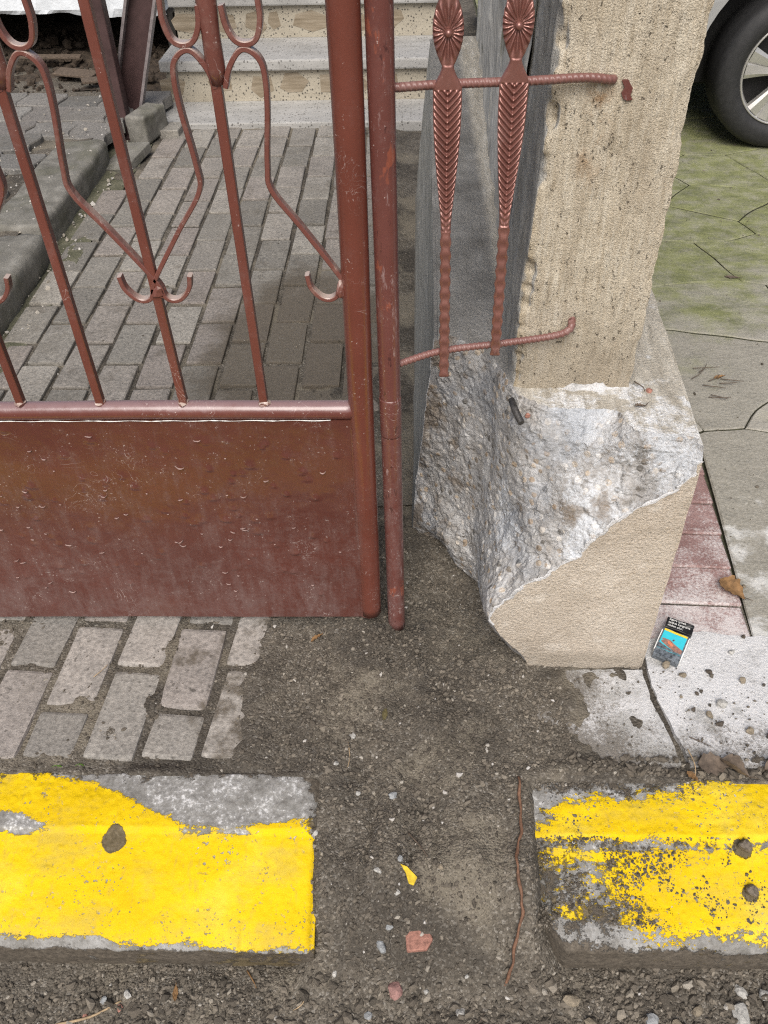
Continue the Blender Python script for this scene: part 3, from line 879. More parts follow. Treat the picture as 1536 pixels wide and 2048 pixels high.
def paver_mesh(w, l, seed, bv=0.0035):
    random.seed(seed)
    bm = box_bm(-w / 2, w / 2, -l / 2, l / 2, -0.05, 0, bv, 2 if bv > 0.004 else 1, 0.0022)
    for vv in bm.verts:
        if vv.co.z > -0.01:
            vv.co.z += random.uniform(-0.0008, 0.0008)
    me = bpy.data.meshes.new('paver'); bm.to_mesh(me); bm.free()
    return me
PAV = [paver_mesh(0.1085, 0.227, i, 0.005) for i in range(6)]
PAVH = [paver_mesh(0.110, 0.112, 20 + i) for i in range(2)]
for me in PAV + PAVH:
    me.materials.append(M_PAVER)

def put(me, loc, rz, parent, tilt=0.008, name='paver'):
    o = bpy.data.objects.new(name, me)
    C.objects.link(o)
    o.parent = parent
    if parent is not None and parent.type == 'EMPTY':
        o.matrix_parent_inverse = Matrix.Translation(-Vector(parent.location))
    o.location = loc
    o.rotation_euler = (random.gauss(0, tilt), random.gauss(0, tilt), rz)
    return o

random.seed(3)
W_, L_ = 0.1225, 0.245
for ci in range(-4, 6):
    xc = -0.806 + W_ * ci + W_ / 2
    ph = 2.256 if ci % 2 == 0 else 2.134
    k0 = int((1.50 - ph) / L_) - 1
    for k in range(k0, 12):
        yc = ph + L_ * k + L_ / 2
        if yc < 1.42 or yc > 4.26:
            continue
        if xc < -1.20 and yc > 3.55:
            continue
        if xc > -0.12 and 1.1 < yc < 3.0 and yc < 1.9:
            continue
        if xc < -1.12 and yc > 3.66:
            continue
        slope = 0.0
        zz = random.uniform(-0.002, 0.002)
        sink = -0.012 if (xc > -0.30 and yc < 2.1) else 0.0
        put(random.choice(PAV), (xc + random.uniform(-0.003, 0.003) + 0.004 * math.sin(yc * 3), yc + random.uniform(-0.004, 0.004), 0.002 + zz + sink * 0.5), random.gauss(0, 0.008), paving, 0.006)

# front paving between gate and kerb (turned a little with the street)
front = mk('front_paving_bed', [(-2.2, 0.78, -0.02), (-0.30, 0.78, -0.02), (-0.25, 1.62, -0.02), (-2.2, 1.62, -0.02)], [(0, 1, 2, 3)], M_SOIL)
front.name = 'pavement_paving'
tag(front, kind='structure')
PF = [paver_mesh(0.097, 0.198, 40 + i, 0.008) for i in range(5)]
PFH = [paver_mesh(0.097, 0.098, 50 + i, 0.008) for i in range(2)]
for me in PF + PFH:
    me.materials.append(M_PAVER_F)
rows = [(-0.338, 0), (-0.450, 1), (-0.562, 0), (-0.674, 1), (-0.786, 0), (-0.898, 1), (-1.010, 0), (-1.122, 1), (-1.234, 0), (-1.346, 1), (-1.458, 0), (-1.570, 1), (-1.682, 0), (-1.794, 1)]
for xc, par in rows:
    y = 0.803
    first = par == 1
    while y < 1.50:
        l = 0.100 if first else 0.200
        me = random.choice(PFH if first else PF)
        yc = y + l / 2
        xs = xc + (yc - 0.8) * 0.075
        put(me, (xs + random.uniform(-0.004, 0.004), yc + random.uniform(-0.003, 0.003), 0.0015 + random.uniform(-0.002, 0.002)), -0.075 + random.gauss(0, 0.012), front, 0.008)
        y += l + 0.013
        first = False

# ------------------------------------------------------------------ raised paving on the left with old kerb blocks
v, f = tpl_surface(lambda x, y: 0.083 + fbm(x * 9, y * 9, 0, 61, 3) * 0.005, -3.2, -1.42, 1.6, 5.0, 0.03)
raised = mk_np('raised_paving', v, f, M_SOIL, None, True)
tag(raised, kind='structure')
def wavy_paver(seed):
    r_ = np.random.default_rng(seed)
    w, l = 0.105, 0.205
    pts = []
    def edge(p, q, amp, n):
        p = np.array(p); q = np.array(q); d = q - p; nn = np.array([-d[1], d[0]]) / np.linalg.norm(d)
        for i in range(n):
            t = i / n
            pts.append(p + d * t + nn * amp * math.sin(t * 2 * math.pi) + r_.normal(0, 0.0016, 2))
    edge((-w, -l / 2), (w, -l / 2), 0.004, 4)
    edge((w, -l / 2), (w, l / 2), 0.012, 6)
    edge((w, l / 2), (-w, l / 2), 0.004, 4)
    edge((-w, l / 2), (-w, -l / 2), 0.012, 6)
    P = np.array(pts) * 0.94
    n = len(P)
    top = [(p[0] * 0.965, p[1] * 0.96, 0.0) for p in P]
    mid = [(p[0], p[1], -0.005) for p in P]
    bot = [(p[0], p[1], -0.05) for p in P]
    F = [tuple(range(n))]
    for a_, b_ in ((0, n), (n, 2 * n)):
        F += [(b_ + i, b_ + (i + 1) % n, a_ + (i + 1) % n, a_ + i) for i in range(n)]
    me = bpy.data.meshes.new('paver'); me.from_pydata(top + mid + bot, [], F); me.update()
    me.materials.append(M_PAVER_L)
    return me
WP = [wavy_paver(i) for i in range(5)]
random.seed(5)
for r in range(0, 15):
    for c in range(0, 9):
        y = 1.75 + r * 0.2 + (0.03 * math.sin(c))
        x = -1.60 - c * 0.205 - (r % 2) * 0.10 + (y - 2.8) * 0.06
        if y > 4.55 or (x > -1.62 and y < 3.78) or x > -1.45 and y < 3.9:
            continue
        put(random.choice(WP), (x, y, 0.100 + random.uniform(-0.004, 0.004)), random.gauss(0.03, 0.02), raised, 0.02)
for xx, yy in ((-1.46, 3.95), (-1.43, 4.16), (-1.45, 4.36), (-1.30, 4.42)):
    put(random.choice(WP), (xx, yy, 0.090), random.gauss(0.03, 0.05), raised, 0.03)

def rough_block(name, x0, x1, y0, y1, z0, z1, mat, parent=None, seed=0, bev=0.02, amp=0.004, n=14, rot=0.0, tilt=0.0):
    bm = box_bm(-(x1 - x0) / 2, (x1 - x0) / 2, -(y1 - y0) / 2, (y1 - y0) / 2, 0, z1 - z0, bev, 3)
    long_ = [e for e in bm.edges if e.calc_length() > 0.06]
    bmesh.ops.subdivide_edges(bm, edges=long_, cuts=n, use_grid_fill=True)
    V = np.array([v_.co[:] for v_ in bm.verts])
    d = np.stack([fbm(V[:, 0] * 16 + k * 7, V[:, 1] * 16, V[:, 2] * 16, seed + k, 4) for k in range(3)], 1) * amp
    for v_, p, q in zip(bm.verts, V, d):
        v_.co = p + q
    o = from_bm(name, bm, mat, parent, True)
    o.location = ((x0 + x1) / 2, (y0 + y1) / 2, z0)
    o.rotation_euler = (tilt, 0, rot)
    return o
k1 = rough_block('kerb_block', -1.55, -1.335, 2.90, 3.80, -0.03, 0.102, M_OLDK, None, 3, 0.022, 0.006)
tag(k1, 'long grey kerb block edging the raised paving, its far end by the steel post', 'kerb', 'old kerb blocks of the raised paving')
k2 = rough_block('kerb_block', -1.55, -1.305, 1.95, 2.855, -0.03, 0.098, M_OLDK, None, 8, 0.035, 0.007)
tag(k2, 'rounded grey kerb block nearer the gate panel, cut off by the picture edge', 'kerb', 'old kerb blocks of the raised paving')
v, f = tpl_surface(lambda x, y: -0.002 + fbm(x * 12, y * 12, 0, 71, 4) * 0.006, -1.40, -1.205, 1.55, 4.05, 0.012)
tag(mk_np('mossy_path_strip', v, f, M_MOSS, None, True), kind='structure')
lb = rough_block('loose_kerb_piece', -1.285, -1.185, 4.01, 4.22, 0.0, 0.125, M_OLDK, None, 12, 0.015, 0.005, 8, -0.28)
tag(lb, 'short broken kerb piece standing beside the bottom step', 'concrete block')
lp = put(PAV[2].copy(), (-1.27, 3.80, 0.030), -0.50, None, 0.0, 'loose_paver')
lp.scale = (1.15, 1.05, 0.8); lp.rotation_euler = (0.16, -0.10, -0.32)
lp.data.materials[0] = M_OLDK
tag(lp, 'loose greenish paver lying tilted in front of the broken kerb piece', 'paver')
lp2 = put(PAVH[1].copy(), (-1.155, 4.18, 0.030), -0.04, None, 0.0, 'loose_paver')
lp2.scale = (1.15, 1.1, 1)
tag(lp2, 'half paver standing proud beside the left end of the white bottom step', 'paver')

# ------------------------------------------------------------------ stairs
st = empty('staircase', (-0.55, 4.6, 0))
tag(st, 'terrazzo steps with brown stone pieces in the risers behind the gate', 'stairs')
SX0, SX1 = -1.245, 0.16
def tread(y0, y1, z0, z1, x0=SX0, x1=SX1):
    return box('tread', x0, x1, y0, y1, z0, z1, M_TREAD, st, 0.007, 2)
tread(4.235, 4.60, -0.03, 0.022, SX0 + 0.01, SX1)
steps = [(4.565, 0.170, 0.222), (4.950, 0.375, 0.428), (5.335, 0.580, 0.632), (5.720, 0.785, 0.838)]
inl = [
    [(-1.20, 0.04, 0.12, 0.10), (-0.95, 0.05, 0.11, 0.11), (-0.74, 0.03, 0.10, 0.12), (-0.58, 0.05, 0.13, 0.10), (-0.40, 0.04, 0.10, 0.11), (-0.26, 0.03, 0.11, 0.10), (-0.10, 0.05, 0.10, 0.1)],
    [(-1.17, 0.04, 0.13, 0.10), (-0.98, 0.04, 0.14, 0.10), (-0.80, 0.03, 0.10, 0.12), (-0.70, 0.05, 0.06, 0.09), (-0.50, 0.04, 0.18, 0.10), (-0.26, 0.03, 0.12, 0.10), (-0.08, 0.05, 0.1, 0.1)]]
random.seed(21)
zb = 0.020
for i, (yr, zn, zt) in enumerate(steps):
    rs = box('riser', SX0 + 0.02, SX1 - 0.002, yr, yr + 0.42, zb, zn, M_RISER, st, 0.003)
    box('tread', SX0, SX1, yr - 0.030, yr + 0.40 - 0.03 * 0, zn + 0.0005, zt, M_TREAD, st, 0.009, 2)
    if i < 2:
        for (x, dz, w, h) in inl[i]:
            n = random.choice((4, 5, 5, 6))
            a0 = random.uniform(0, 6.28)
            pts = []
            for k in range(n):
                an = a0 + k * 6.283 / n + random.uniform(-0.3, 0.3)
                pts.append((x + w * 0.62 * math.cos(an), zb + dz + h * 0.38 + h * 0.5 * math.sin(an)))
            pts = [(px, min(max(pz, zb + 0.012), zn - 0.010)) for px, pz in pts]
            V = [(px, yr - 0.0018, pz) for px, pz in pts] + [(px, yr + 0.004, pz) for px, pz in pts]
            F = [tuple(range(n))] + [(k, n + k, n + (k + 1) % n, (k + 1) % n) for k in range(n)]
            bm = bmesh.new()
            bv = [bm.verts.new(q) for q in V]
            for q in F:
                try: bm.faces.new([bv[t] for t in q])
                except ValueError: pass
            o = from_bm('stone_inlay', bm, M_INLAY, None)
            o.parent = rs; o.matrix_parent_inverse = Matrix.Translation(-Vector(st.location)) if False else Matrix.Identity(4)
    zb = zt - 0.002

# ------------------------------------------------------------------ landing slab and dark space at the back left
ls = empty('landing_slab', (-2.6, 5.6, 0))
tag(ls, 'white rendered landing slab over the dark hollow at top left', 'landing')
xs = np.linspace(-4.2, -1.28, 120); ny = 6
def slab_front():
    rowz = [0.335 + 0.016 * fbm(xs * 6, xs * 0, 0, 81, 4), 0.36 + 0 * xs, 0.45 + 0 * xs, 0.62 + 0 * xs]
    V = []; 
    for k, zz in enumerate(rowz):
        V.append(np.stack([xs, 5.0 - 0.012 * (k > 0) + 0.006 * fbm(xs * 14, xs * 0 + k, 0, 83, 3), zz], 1))
    V.append(np.stack([xs, xs * 0 + 6.6, xs * 0 + 0.62], 1))
    under = np.stack([xs, xs * 0 + 6.6, xs * 0 + 0.335], 1)
    V = [under] + V
    V = np.array(V)
    n = len(V)
    F = grid_faces(n, len(xs))
    return V.reshape(-1, 3), F
v, f = slab_front()
mk_np('slab', v, f, M_WHITE, ls, False)
box('back_wall', -4.2, -1.28, 6.62, 6.75, -0.05, 0.62, M_DARKW, ls, 0)
box('side_wall', -1.30, -1.252, 5.02, 6.6, -0.05, 0.33, M_DARKW, ls, 0)
box('side_wall', -4.30, -4.21, 5.02, 6.6, -0.05, 0.33, M_DARKW, ls, 0)
v, f = tpl_surface(lambda x, y: 0.075 + fbm(x * 6, y * 6, 0, 91, 4) * 0.022 + 0.03 * sst(4.9, 5.5, y), -4.0, -1.26, 4.55, 6.6, 0.03)
tag(mk_np('hollow_ground', v, f, M_LITTER, None, False), kind='structure')
random.seed(31)
for i, (x, y, l, w, rz, lab) in enumerate([(-1.95, 4.95, 0.34, 0.05, 0.1, 'thin pale lath lying deep in the dark hollow'), (-1.75, 4.75, 0.22, 0.10, -0.2, 'flat dark board lying in the litter of the hollow'), (-1.62, 4.62, 0.12, 0.07, 0.4, 'pale flat scrap lying where the raised paving ends')]):
    o = from_bm('scrap_board', box_bm(-l / 2, l / 2, -w / 2, w / 2, 0, 0.012, 0.002), M_TWIG)
    o.location = (x, y, 0.112 + 0.03 * (i == 0)); o.rotation_euler = (0.05, 0.04, rz)
    tag(o, lab, 'board')

# brown steel post and raking stringer
po = empty('steel_post', (-1.362, 4.15, 0))
tag(po, 'dark brown upright steel post on the edge of the raised paving', 'post')
box('post_tube', -1.395, -1.330, 4.12, 4.19, -0.02, 1.5, M_BROWN, po, 0.003)
box('base_plate', -1.42, -1.305, 4.10, 4.21, -0.01, 0.008, M_BROWN, po, 0.002)
sg = empty('steel_stringer', (-1.29, 4.2, 0))
tag(sg, 'wide dark brown raking steel channel leaning beside the steps', 'steel beam')
def raking(name, xa, xb, ya, yb, dx, h, mat):
    V = [(xa, ya, 0.0), (xb, ya, 0.0), (xb, yb, 0.0), (xa, yb, 0.0), (xa + dx, ya, h), (xb + dx, ya, h), (xb + dx, yb, h), (xa + dx, yb, h)]
    F = [(0, 1, 5, 4), (1, 2, 6, 5), (2, 3, 7, 6), (3, 0, 4, 7), (4, 5, 6, 7), (3, 2, 1, 0)]
    return mk(name, V, F, mat, sg)
raking('web', -1.446, -1.330, 4.275, 4.283, 0.47, 1.3, M_BROWN)
raking('flange', -1.460, -1.4465, 4.225, 4.285, 0.47, 1.3, M_LILAC)
raking('flange', -1.3295, -1.316, 4.225, 4.285, 0.47, 1.3, M_LILAC)
po2 = box('thin_steel_post', -1.545, -1.500, 5.05, 5.10, 0.08, 1.5, M_BROWN, None, 0.002)
tag(po2, 'thin brown upright behind the dark steel post', 'post')

# ------------------------------------------------------------------ pillar with its broken base
pil = empty('concrete_pillar', (0.27, 1.25, 0))
tag(pil, 'beige plastered pillar on a wide base whose front corner is broken away', 'pillar')

def hexa_dense(name, corners, cuts, amp, seed, mats):
    bm = bmesh.new()
    vs = [bm.verts.new(c) for c in corners]
    for q in ((0, 1, 3, 2), (4, 6, 7, 5), (0, 4, 5, 1), (2, 3, 7, 6), (0, 2, 6, 4), (1, 5, 7, 3)):
        bm.faces.new([vs[i] for i in q])
    bmesh.ops.recalc_face_normals(bm, faces=bm.faces)
    bmesh.ops.bevel(bm, geom=bm.edges[:], offset=0.007, segments=2, affect='EDGES')
    bmesh.ops.subdivide_edges(bm, edges=[e for e in bm.edges if e.calc_length() > 0.05], cuts=cuts, use_grid_fill=True)
    V = np.array([v_.co[:] for v_ in bm.verts])
    d = np.stack([fbm(V[:, 0] * 22 + k * 5, V[:, 1] * 22, V[:, 2] * 22, seed + k, 4) for k in range(3)], 1) * amp
    for v_, p, q in zip(bm.verts, V, d):
        v_.co = p + q
    return from_bm(name, bm, mats, None, False)
# corners ordered x(0,1) y(0,1) z(0,1)
base = hexa_dense('base', [(0.000, 1.02, -0.08), (0.045, 1.02, 0.56), (0.030, 3.49, -0.08), (0.085, 3.49, 0.56),
                           (0.476, 1.02, -0.08), (0.468, 1.02, 0.56), (0.600, 3.49, -0.08), (0.590, 3.49, 0.56)], 34, 0.0022, 5, [M_BASE, M_FRAC])
# fracture surface through measured points, as a height field along n
nrm = np.array([-0.58, -0.62, 0.53]); nrm /= np.linalg.norm(nrm)
eu = np.cross((0, 0, 1), nrm); eu /= np.linalg.norm(eu); ev = np.cross(nrm, eu)
FP = np.array([
    (0.018, 1.425, 0.03), (0.075, 1.345, 0.045), (0.143, 1.272, 0.055), (0.156, 1.180, 0.050), (0.189, 1.070, 0.040), (0.243, 1.020, 0.020),
    (0.045, 1.44, -0.06), (0.13, 1.355, -0.06), (0.19, 1.25, -0.06), (0.225, 1.11, -0.06), (0.265, 1.04, -0.07),
    (0.167, 1.02, 0.150), (0.207, 1.02, 0.219), (0.262, 1.02, 0.268), (0.29, 1.02, 0.315), (0.313, 1.02, 0.376), (0.35, 1.02, 0.432), (0.396, 1.02, 0.462), (0.462, 1.02, 0.535),
    (0.045, 1.372, 0.56), (0.082, 1.367, 0.56), (0.122, 1.335, 0.56), (0.157, 1.304, 0.56), (0.176, 1.23, 0.555), (0.190, 1.19, 0.545), (0.253, 1.128, 0.56), (0.337, 1.121, 0.56), (0.363, 1.075, 0.56), (0.445, 1.055, 0.56), (0.475, 1.015, 0.56),
    (0.030, 1.415, 0.28), (0.024, 1.435, 0.14), (0.040, 1.39, 0.42),
    (0.10, 1.345, 0.30), (0.125, 1.325, 0.18), (0.155, 1.25, 0.42), (0.185, 1.17, 0.38), (0.215, 1.13, 0.45), (0.30, 1.075, 0.475), (0.175, 1.12, 0.20),
    (-0.12, 1.53, 0.25), (-0.12, 1.56, 0.0), (-0.10, 1.46, 0.60), (0.06, 1.56, -0.16), (0.20, 1.46, -0.16), (0.33, 1.08, -0.16), (0.05, 1.41, 0.75), (0.20, 1.28, 0.75), (0.34, 1.19, 0.75), (0.50, 1.10, 0.75), (0.58, 1.00, 0.70), (0.60, 0.90, 0.62), (0.30, 0.92, 0.22), (0.22, 0.90, 0.08), (0.45, 0.92, 0.42)])
U = np.stack([FP @ eu, FP @ ev], 1); Wd = FP @ nrm
def tps_phi(r):
    return np.where(r > 1e-9, r * r * np.log(np.maximum(r, 1e-9)), 0)
n_ = len(FP)
K = tps_phi(np.linalg.norm(U[:, None] - U[None], axis=2)) + np.eye(n_) * 2e-5
Pm = np.hstack([np.ones((n_, 1)), U])
A = np.block([[K, Pm], [Pm.T, np.zeros((3, 3))]])
sol = np.linalg.solve(A, np.concatenate([Wd, np.zeros(3)]))
umin, vmin = U.min(0) - 0.02; umax, vmax = U.max(0) + 0.02
stp = 0.0035
nu = int((umax - umin) / stp); nv = int((vmax - vmin) / stp)
gu, gv = np.meshgrid(np.linspace(umin, umax, nu), np.linspace(vmin, vmax, nv), indexing='ij')
q = np.stack([gu.ravel(), gv.ravel()], 1)
h = np.zeros(len(q))
for i in range(n_):
    h += sol[i] * tps_phi(np.linalg.norm(q - U[i], axis=1))
h += sol[n_] + q @ sol[n_ + 1:]
x_, y_ = q[:, 0], q[:, 1]
h += 0.011 * fbm(x_ * 9, y_ * 9, 0, 101, 3)
wx = x_ + 0.008 * fbm(x_ * 25, y_ * 25, 0, 111, 2); wy = y_ + 0.008 * fbm(x_ * 25, y_ * 25, 0, 112, 2)
d1, d2, cid = cells(wx * 26, wy * 26, 5)
h += (cid - 0.5) * 0.0045 + 0.003 * np.sqrt(np.maximum(0, 0.6 - d1)) 
calm = 0.45 + 0.55 * sst(-0.15, 0.25, fbm(x_ * 8, y_ * 8, 0, 117, 3))
d1, d2, cid = cells(wx * 12, wy * 12, 15)
tx_, ty_ = (cid * 7.3) % 1 - 0.5, (cid * 13.7) % 1 - 0.5
h += (tx_ * (x_ * 12 % 1.0 - 0.5) + ty_ * (y_ * 12 % 1.0 - 0.5)) * 0.0 + (cid - 0.5) * 0.0025
d1, d2, cid = cells(wx * 70, wy * 70, 9)
h += (cid - 0.5) * 0.0055 * calm
d1, d2, cid = cells(wx * 140, wy * 140, 13)
h += (cid - 0.5) * 0.0034 * calm
h += 0.0016 * calm * fbm(x_ * 130, y_ * 130, 0, 121, 2)
surf = gu.ravel()[:, None] * eu + gv.ravel()[:, None] * ev + h[:, None] * nrm
top = gu.ravel()[:, None] * eu + gv.ravel()[:, None] * ev + (h.max() + 0.6) * nrm
# closed solid: surface, lid and skirts
NN = nu * nv
idx = np.arange(NN).reshape(nu, nv)
F = [tuple(t) for t in grid_faces(nu, nv)]
bd = list(idx[:, 0]) + list(idx[-1, 1:]) + list(idx[-2::-1, -1]) + list(idx[0, -2:0:-1])
lid = [NN + i for i in range(len(bd))]
Vall = np.vstack([surf, top[bd]])
for i in range(len(bd)):
    j = (i + 1) % len(bd)
    F.append((bd[j], bd[i], lid[i], lid[j]))
F.append(tuple(lid))
cut = mk('fracture_cutter', Vall, [tuple(int(t) for t in ff) for ff in F], [M_BASE, M_FRAC])
cut.data.polygons.foreach_set('material_index', [1] * len(cut.data.polygons))
bmc = bmesh.new(); bmc.from_mesh(cut.data); bmesh.ops.recalc_face_normals(bmc, faces=bmc.faces); bmc.to_mesh(cut.data); bmc.free()
mod = base.modifiers.new('cut', 'BOOLEAN'); mod.operation = 'DIFFERENCE'; mod.solver = 'EXACT'; mod.object = cut
dg = bpy.context.evaluated_depsgraph_get()
nm = bpy.data.meshes.new_from_object(base.evaluated_get(dg))
base.modifiers.clear(); base.data = nm
bpy.data.objects.remove(cut)
# thick pale edge of the render coat where it snapped
bmx = bmesh.new(); bmx.from_mesh(base.data)
lv, lf = [], []
bmx.verts.ensure_lookup_table()
_vc = np.array([v_.co[:] for v_ in bmx.verts])
_ln = np.maximum(0.0, 0.55 + 0.9 * fbm(_vc[:, 0] * 60, _vc[:, 2] * 60, _vc[:, 1] * 60, 391, 3))
for e in bmx.edges:
    if len(e.link_faces) != 2: continue
    fa, fb = e.link_faces
    if fa.material_index == fb.material_index: continue
    pf = fa if fa.material_index == 0 else fb
    if e.calc_length() < 1e-5: continue
    nn_ = pf.normal
    if (nn_.y > -0.6 and nn_.x > -0.6) or min(e.verts[0].co.z, e.verts[1].co.z) < 0.13: continue
    a_, b_ = e.verts[0].co, e.verts[1].co
    t_ = (b_ - a_).normalized(); sd2 = nn_.cross(t_).normalized()
    k0 = len(lv)
    for c_, vi in ((a_ - t_ * 0.0006, e.verts[0].index), (b_ + t_ * 0.0006, e.verts[1].index)):
        rad = 0.0012 + 0.0030 * float(_ln[vi])
        if nn_.x <= -0.6: rad *= 0.5
        for q_ in range(6):
            an = q_ * math.pi / 3
            lv.append(tuple(c_ + nn_ * (0.45 * rad * math.sin(an)) + sd2 * (rad * math.cos(an))))
    for q_ in range(6):
        lf.append((k0 + q_, k0 + (q_ + 1) % 6, k0 + 6 + (q_ + 1) % 6, k0 + 6 + q_))
bmx.free()
place(base, pil)
lip = mk('snapped_edge', lv, lf, M_SLAB_R, pil)

# shaft: four rough faces
def shaft_mesh():
    zs = np.linspace(0.535, 2.05, 420)
    per = []
    x0, x1, y0, y1 = 0.178, 0.380, 1.191, 1.43
    step = 0.0042
    px = [(x, y0) for x in np.arange(x0, x1, step)] + [(x1, y) for y in np.arange(y0, y1, 0.012)] + [(x, y1) for x in np.arange(x1, x0, -0.012)] + [(x0, y) for y in np.arange(y1, y0, -0.008)]
    px = np.array(px); n = len(px)
    cxm, cym = (x0 + x1) / 2, (y0 + y1) / 2
    V = np.zeros((len(zs), n, 3))
    for i, z in enumerate(zs):
        x, y = px[:, 0].copy(), px[:, 1].copy()
        tl = 0.014 * sst(0.56, 1.15, z)
        x = x + tl * (x1 - x) / (x1 - x0)
        # chipped arrises
        for (ex, ey, sx, sy, am, sc) in ((x0, y0, 1, 1, 0.015, 26), (x1, y0, -1, 1, 0.0035, 42)):
            dd = np.hypot(px[:, 0] - ex, px[:, 1] - ey)
            amt = am * np.clip(0.25 + 0.9 * fbm(np.array([z * sc]), np.array([ex * 50]), 0, 131, 4)[0], 0, 1.3)
            wgt = np.exp(-(dd / 0.011) ** 2)
            x = x + sx * amt * wgt; y = y + sy * amt * wgt
        dn = 0.0016 * fbm(px[:, 0] * 130, px[:, 1] * 130, z * 14, 141, 3) + 0.0022 * fbm(px[:, 0] * 24, px[:, 1] * 24, z * 20, 151, 3)
        ox, oy = px[:, 0] - cxm, px[:, 1] - cym
        onf = (np.abs(px[:, 1] - y0) < 1e-6)
        y = y - np.where(onf, dn, 0); x = x + np.where(onf, 0, np.sign(ox) * dn)
        V[i] = np.stack([x, y, np.full(n, z)], 1)
    idx = np.arange(len(zs) * n).reshape(len(zs), n)
    F = np.stack([idx[:-1], np.roll(idx, -1, 1)[:-1], np.roll(idx, -1, 1)[1:], idx[1:]], -1).reshape(-1, 4)
    return V.reshape(-1, 3), F
v, f = shaft_mesh()
mk_np('shaft', v, f, M_SHAFT, pil, True)
# mortar smeared at the foot of the shaft
def smear(name, x0, x1, y, z, hh, dep, mat, seed):
    n = 26
    t = np.linspace(0, 1, n)
    xs_ = x0 + (x1 - x0) * t
    pr = np.linspace(0, math.pi / 2, 6)
    V = []
    for j, a_ in enumerate(pr):
        s_ = (0.6 + 0.5 * fbm(t * 6, t * 0, 0, seed, 3)) * np.sin(t * math.pi) ** 0.35
        V.append(np.stack([xs_, y - dep * s_ * math.cos(a_), z + hh * s_ * math.sin(a_) + 0 * xs_], 1))
    return mk_np(name, np.array(V).reshape(-1, 3), grid_faces(6, n), mat, pil, True)
smear('mortar_fillet', 0.235, 0.378, 1.193, 0.556, 0.016, 0.016, M_SLAB_R, 161)
stub = tube('steel_stub', [(0.176, 1.165, 0.555), (0.181, 1.145, 0.548), (0.190, 1.118, 0.540)], [0.0055, 0.0062, 0.0058], M_IRON, pil, 8)
# paint blot beside the upper bar end
def blot(name, cx, cz, y, pts, mat, parent):
    V = [(cx + a_, y, cz + b_) for a_, b_ in pts] + [(cx + a_, y + 0.004, cz + b_) for a_, b_ in pts]
    n = len(pts)
    return mk(name, V, [tuple(range(n))] + [(k, n + k, n + (k + 1) % n, (k + 1) % n) for k in range(n)], mat, parent)
blot('paint_blot', 0.291, 1.034, 1.1865, [(-0.010, 0.012), (-0.002, 0.013), (0.003, 0.006), (0.006, 0.002), (0.004, -0.006), (0.008, -0.012), (0.001, -0.013), (-0.004, -0.011), (-0.008, -0.004), (-0.005, 0.003)], M_POSTP, pil)

# low wall behind it
lw = empty('boundary_wall', (0.25, 2.6, 0))
tag(lw, 'grey rendered wall running back along the ledge behind the pillar', 'wall')
def dense_wall(name, xl, xr, y0, y1, z0, z1, mat, amp, seed, batter=(0, 0), dz=0.02, dy=0.02, sc=8):
    """left face + top + right face + ends, left face given by function of y"""
    ys = np.arange(y0, y1 + dy, dy)
    zs = np.arange(z0, z1 + 1e-6, dz)
    prof = []
    for z in zs: prof.append((0, z))
    for t in np.linspace(0.1, 1, 10): prof.append((t, z1))
    for z in zs[::-1]: prof.append((1, z))
    V = np.zeros((len(ys), len(prof), 3))
    for j, (t, z) in enumerate(prof):
        b = batter[0] + (batter[1] - batter[0]) * (z - z0) / max(1e-6, z1 - z0)
        x = (xl(ys) + b) * (1 - t) + xr * t
        d = amp * fbm(ys * sc, np.full_like(ys, z * sc * 0.35), t * 3, seed, 4)
        V[:, j] = np.stack([x + (d if t == 0 else 0), ys, np.full_like(ys, z) + (d * 0.6 if 0 < t < 1 else 0)], 1)
    F = grid_faces(len(ys), len(prof))
    n = len(prof)
    o = mk_np(name, V.reshape(-1, 3), F, mat, lw, False)
    return o
_unused = lambda: dense_wall('ledge', lambda y: 0.004 + (y - 1.75) * 0.016, 0.47, 1.752, 3.49, -0.08, 0.560, M_LEDGE, 0.0025, 171, (0.0, 0.050))
_unused2 = lambda: mk('ledge_end', [(0.03, 3.49, -0.08), (0.47, 3.49, -0.08), (0.47, 3.49, 0.56), (0.08, 3.49, 0.56)], [(0, 1, 2, 3)], M_LEDGE, lw)
dense_wall('upper_wall', lambda y: 0.176 + (y - 1.31) * 0.034, 0.372, 1.405, 3.48, 0.555, 2.05, M_WALL, 0.007, 181, (0.012, 0.0), 0.03, 0.012, 26)
mk('upper_wall_end', [(0.26, 3.48, 0.555), (0.37, 3.48, 0.555), (0.37, 3.48, 2.05), (0.26, 3.48, 2.05)], [(0, 1, 2, 3)], M_WALL, lw)

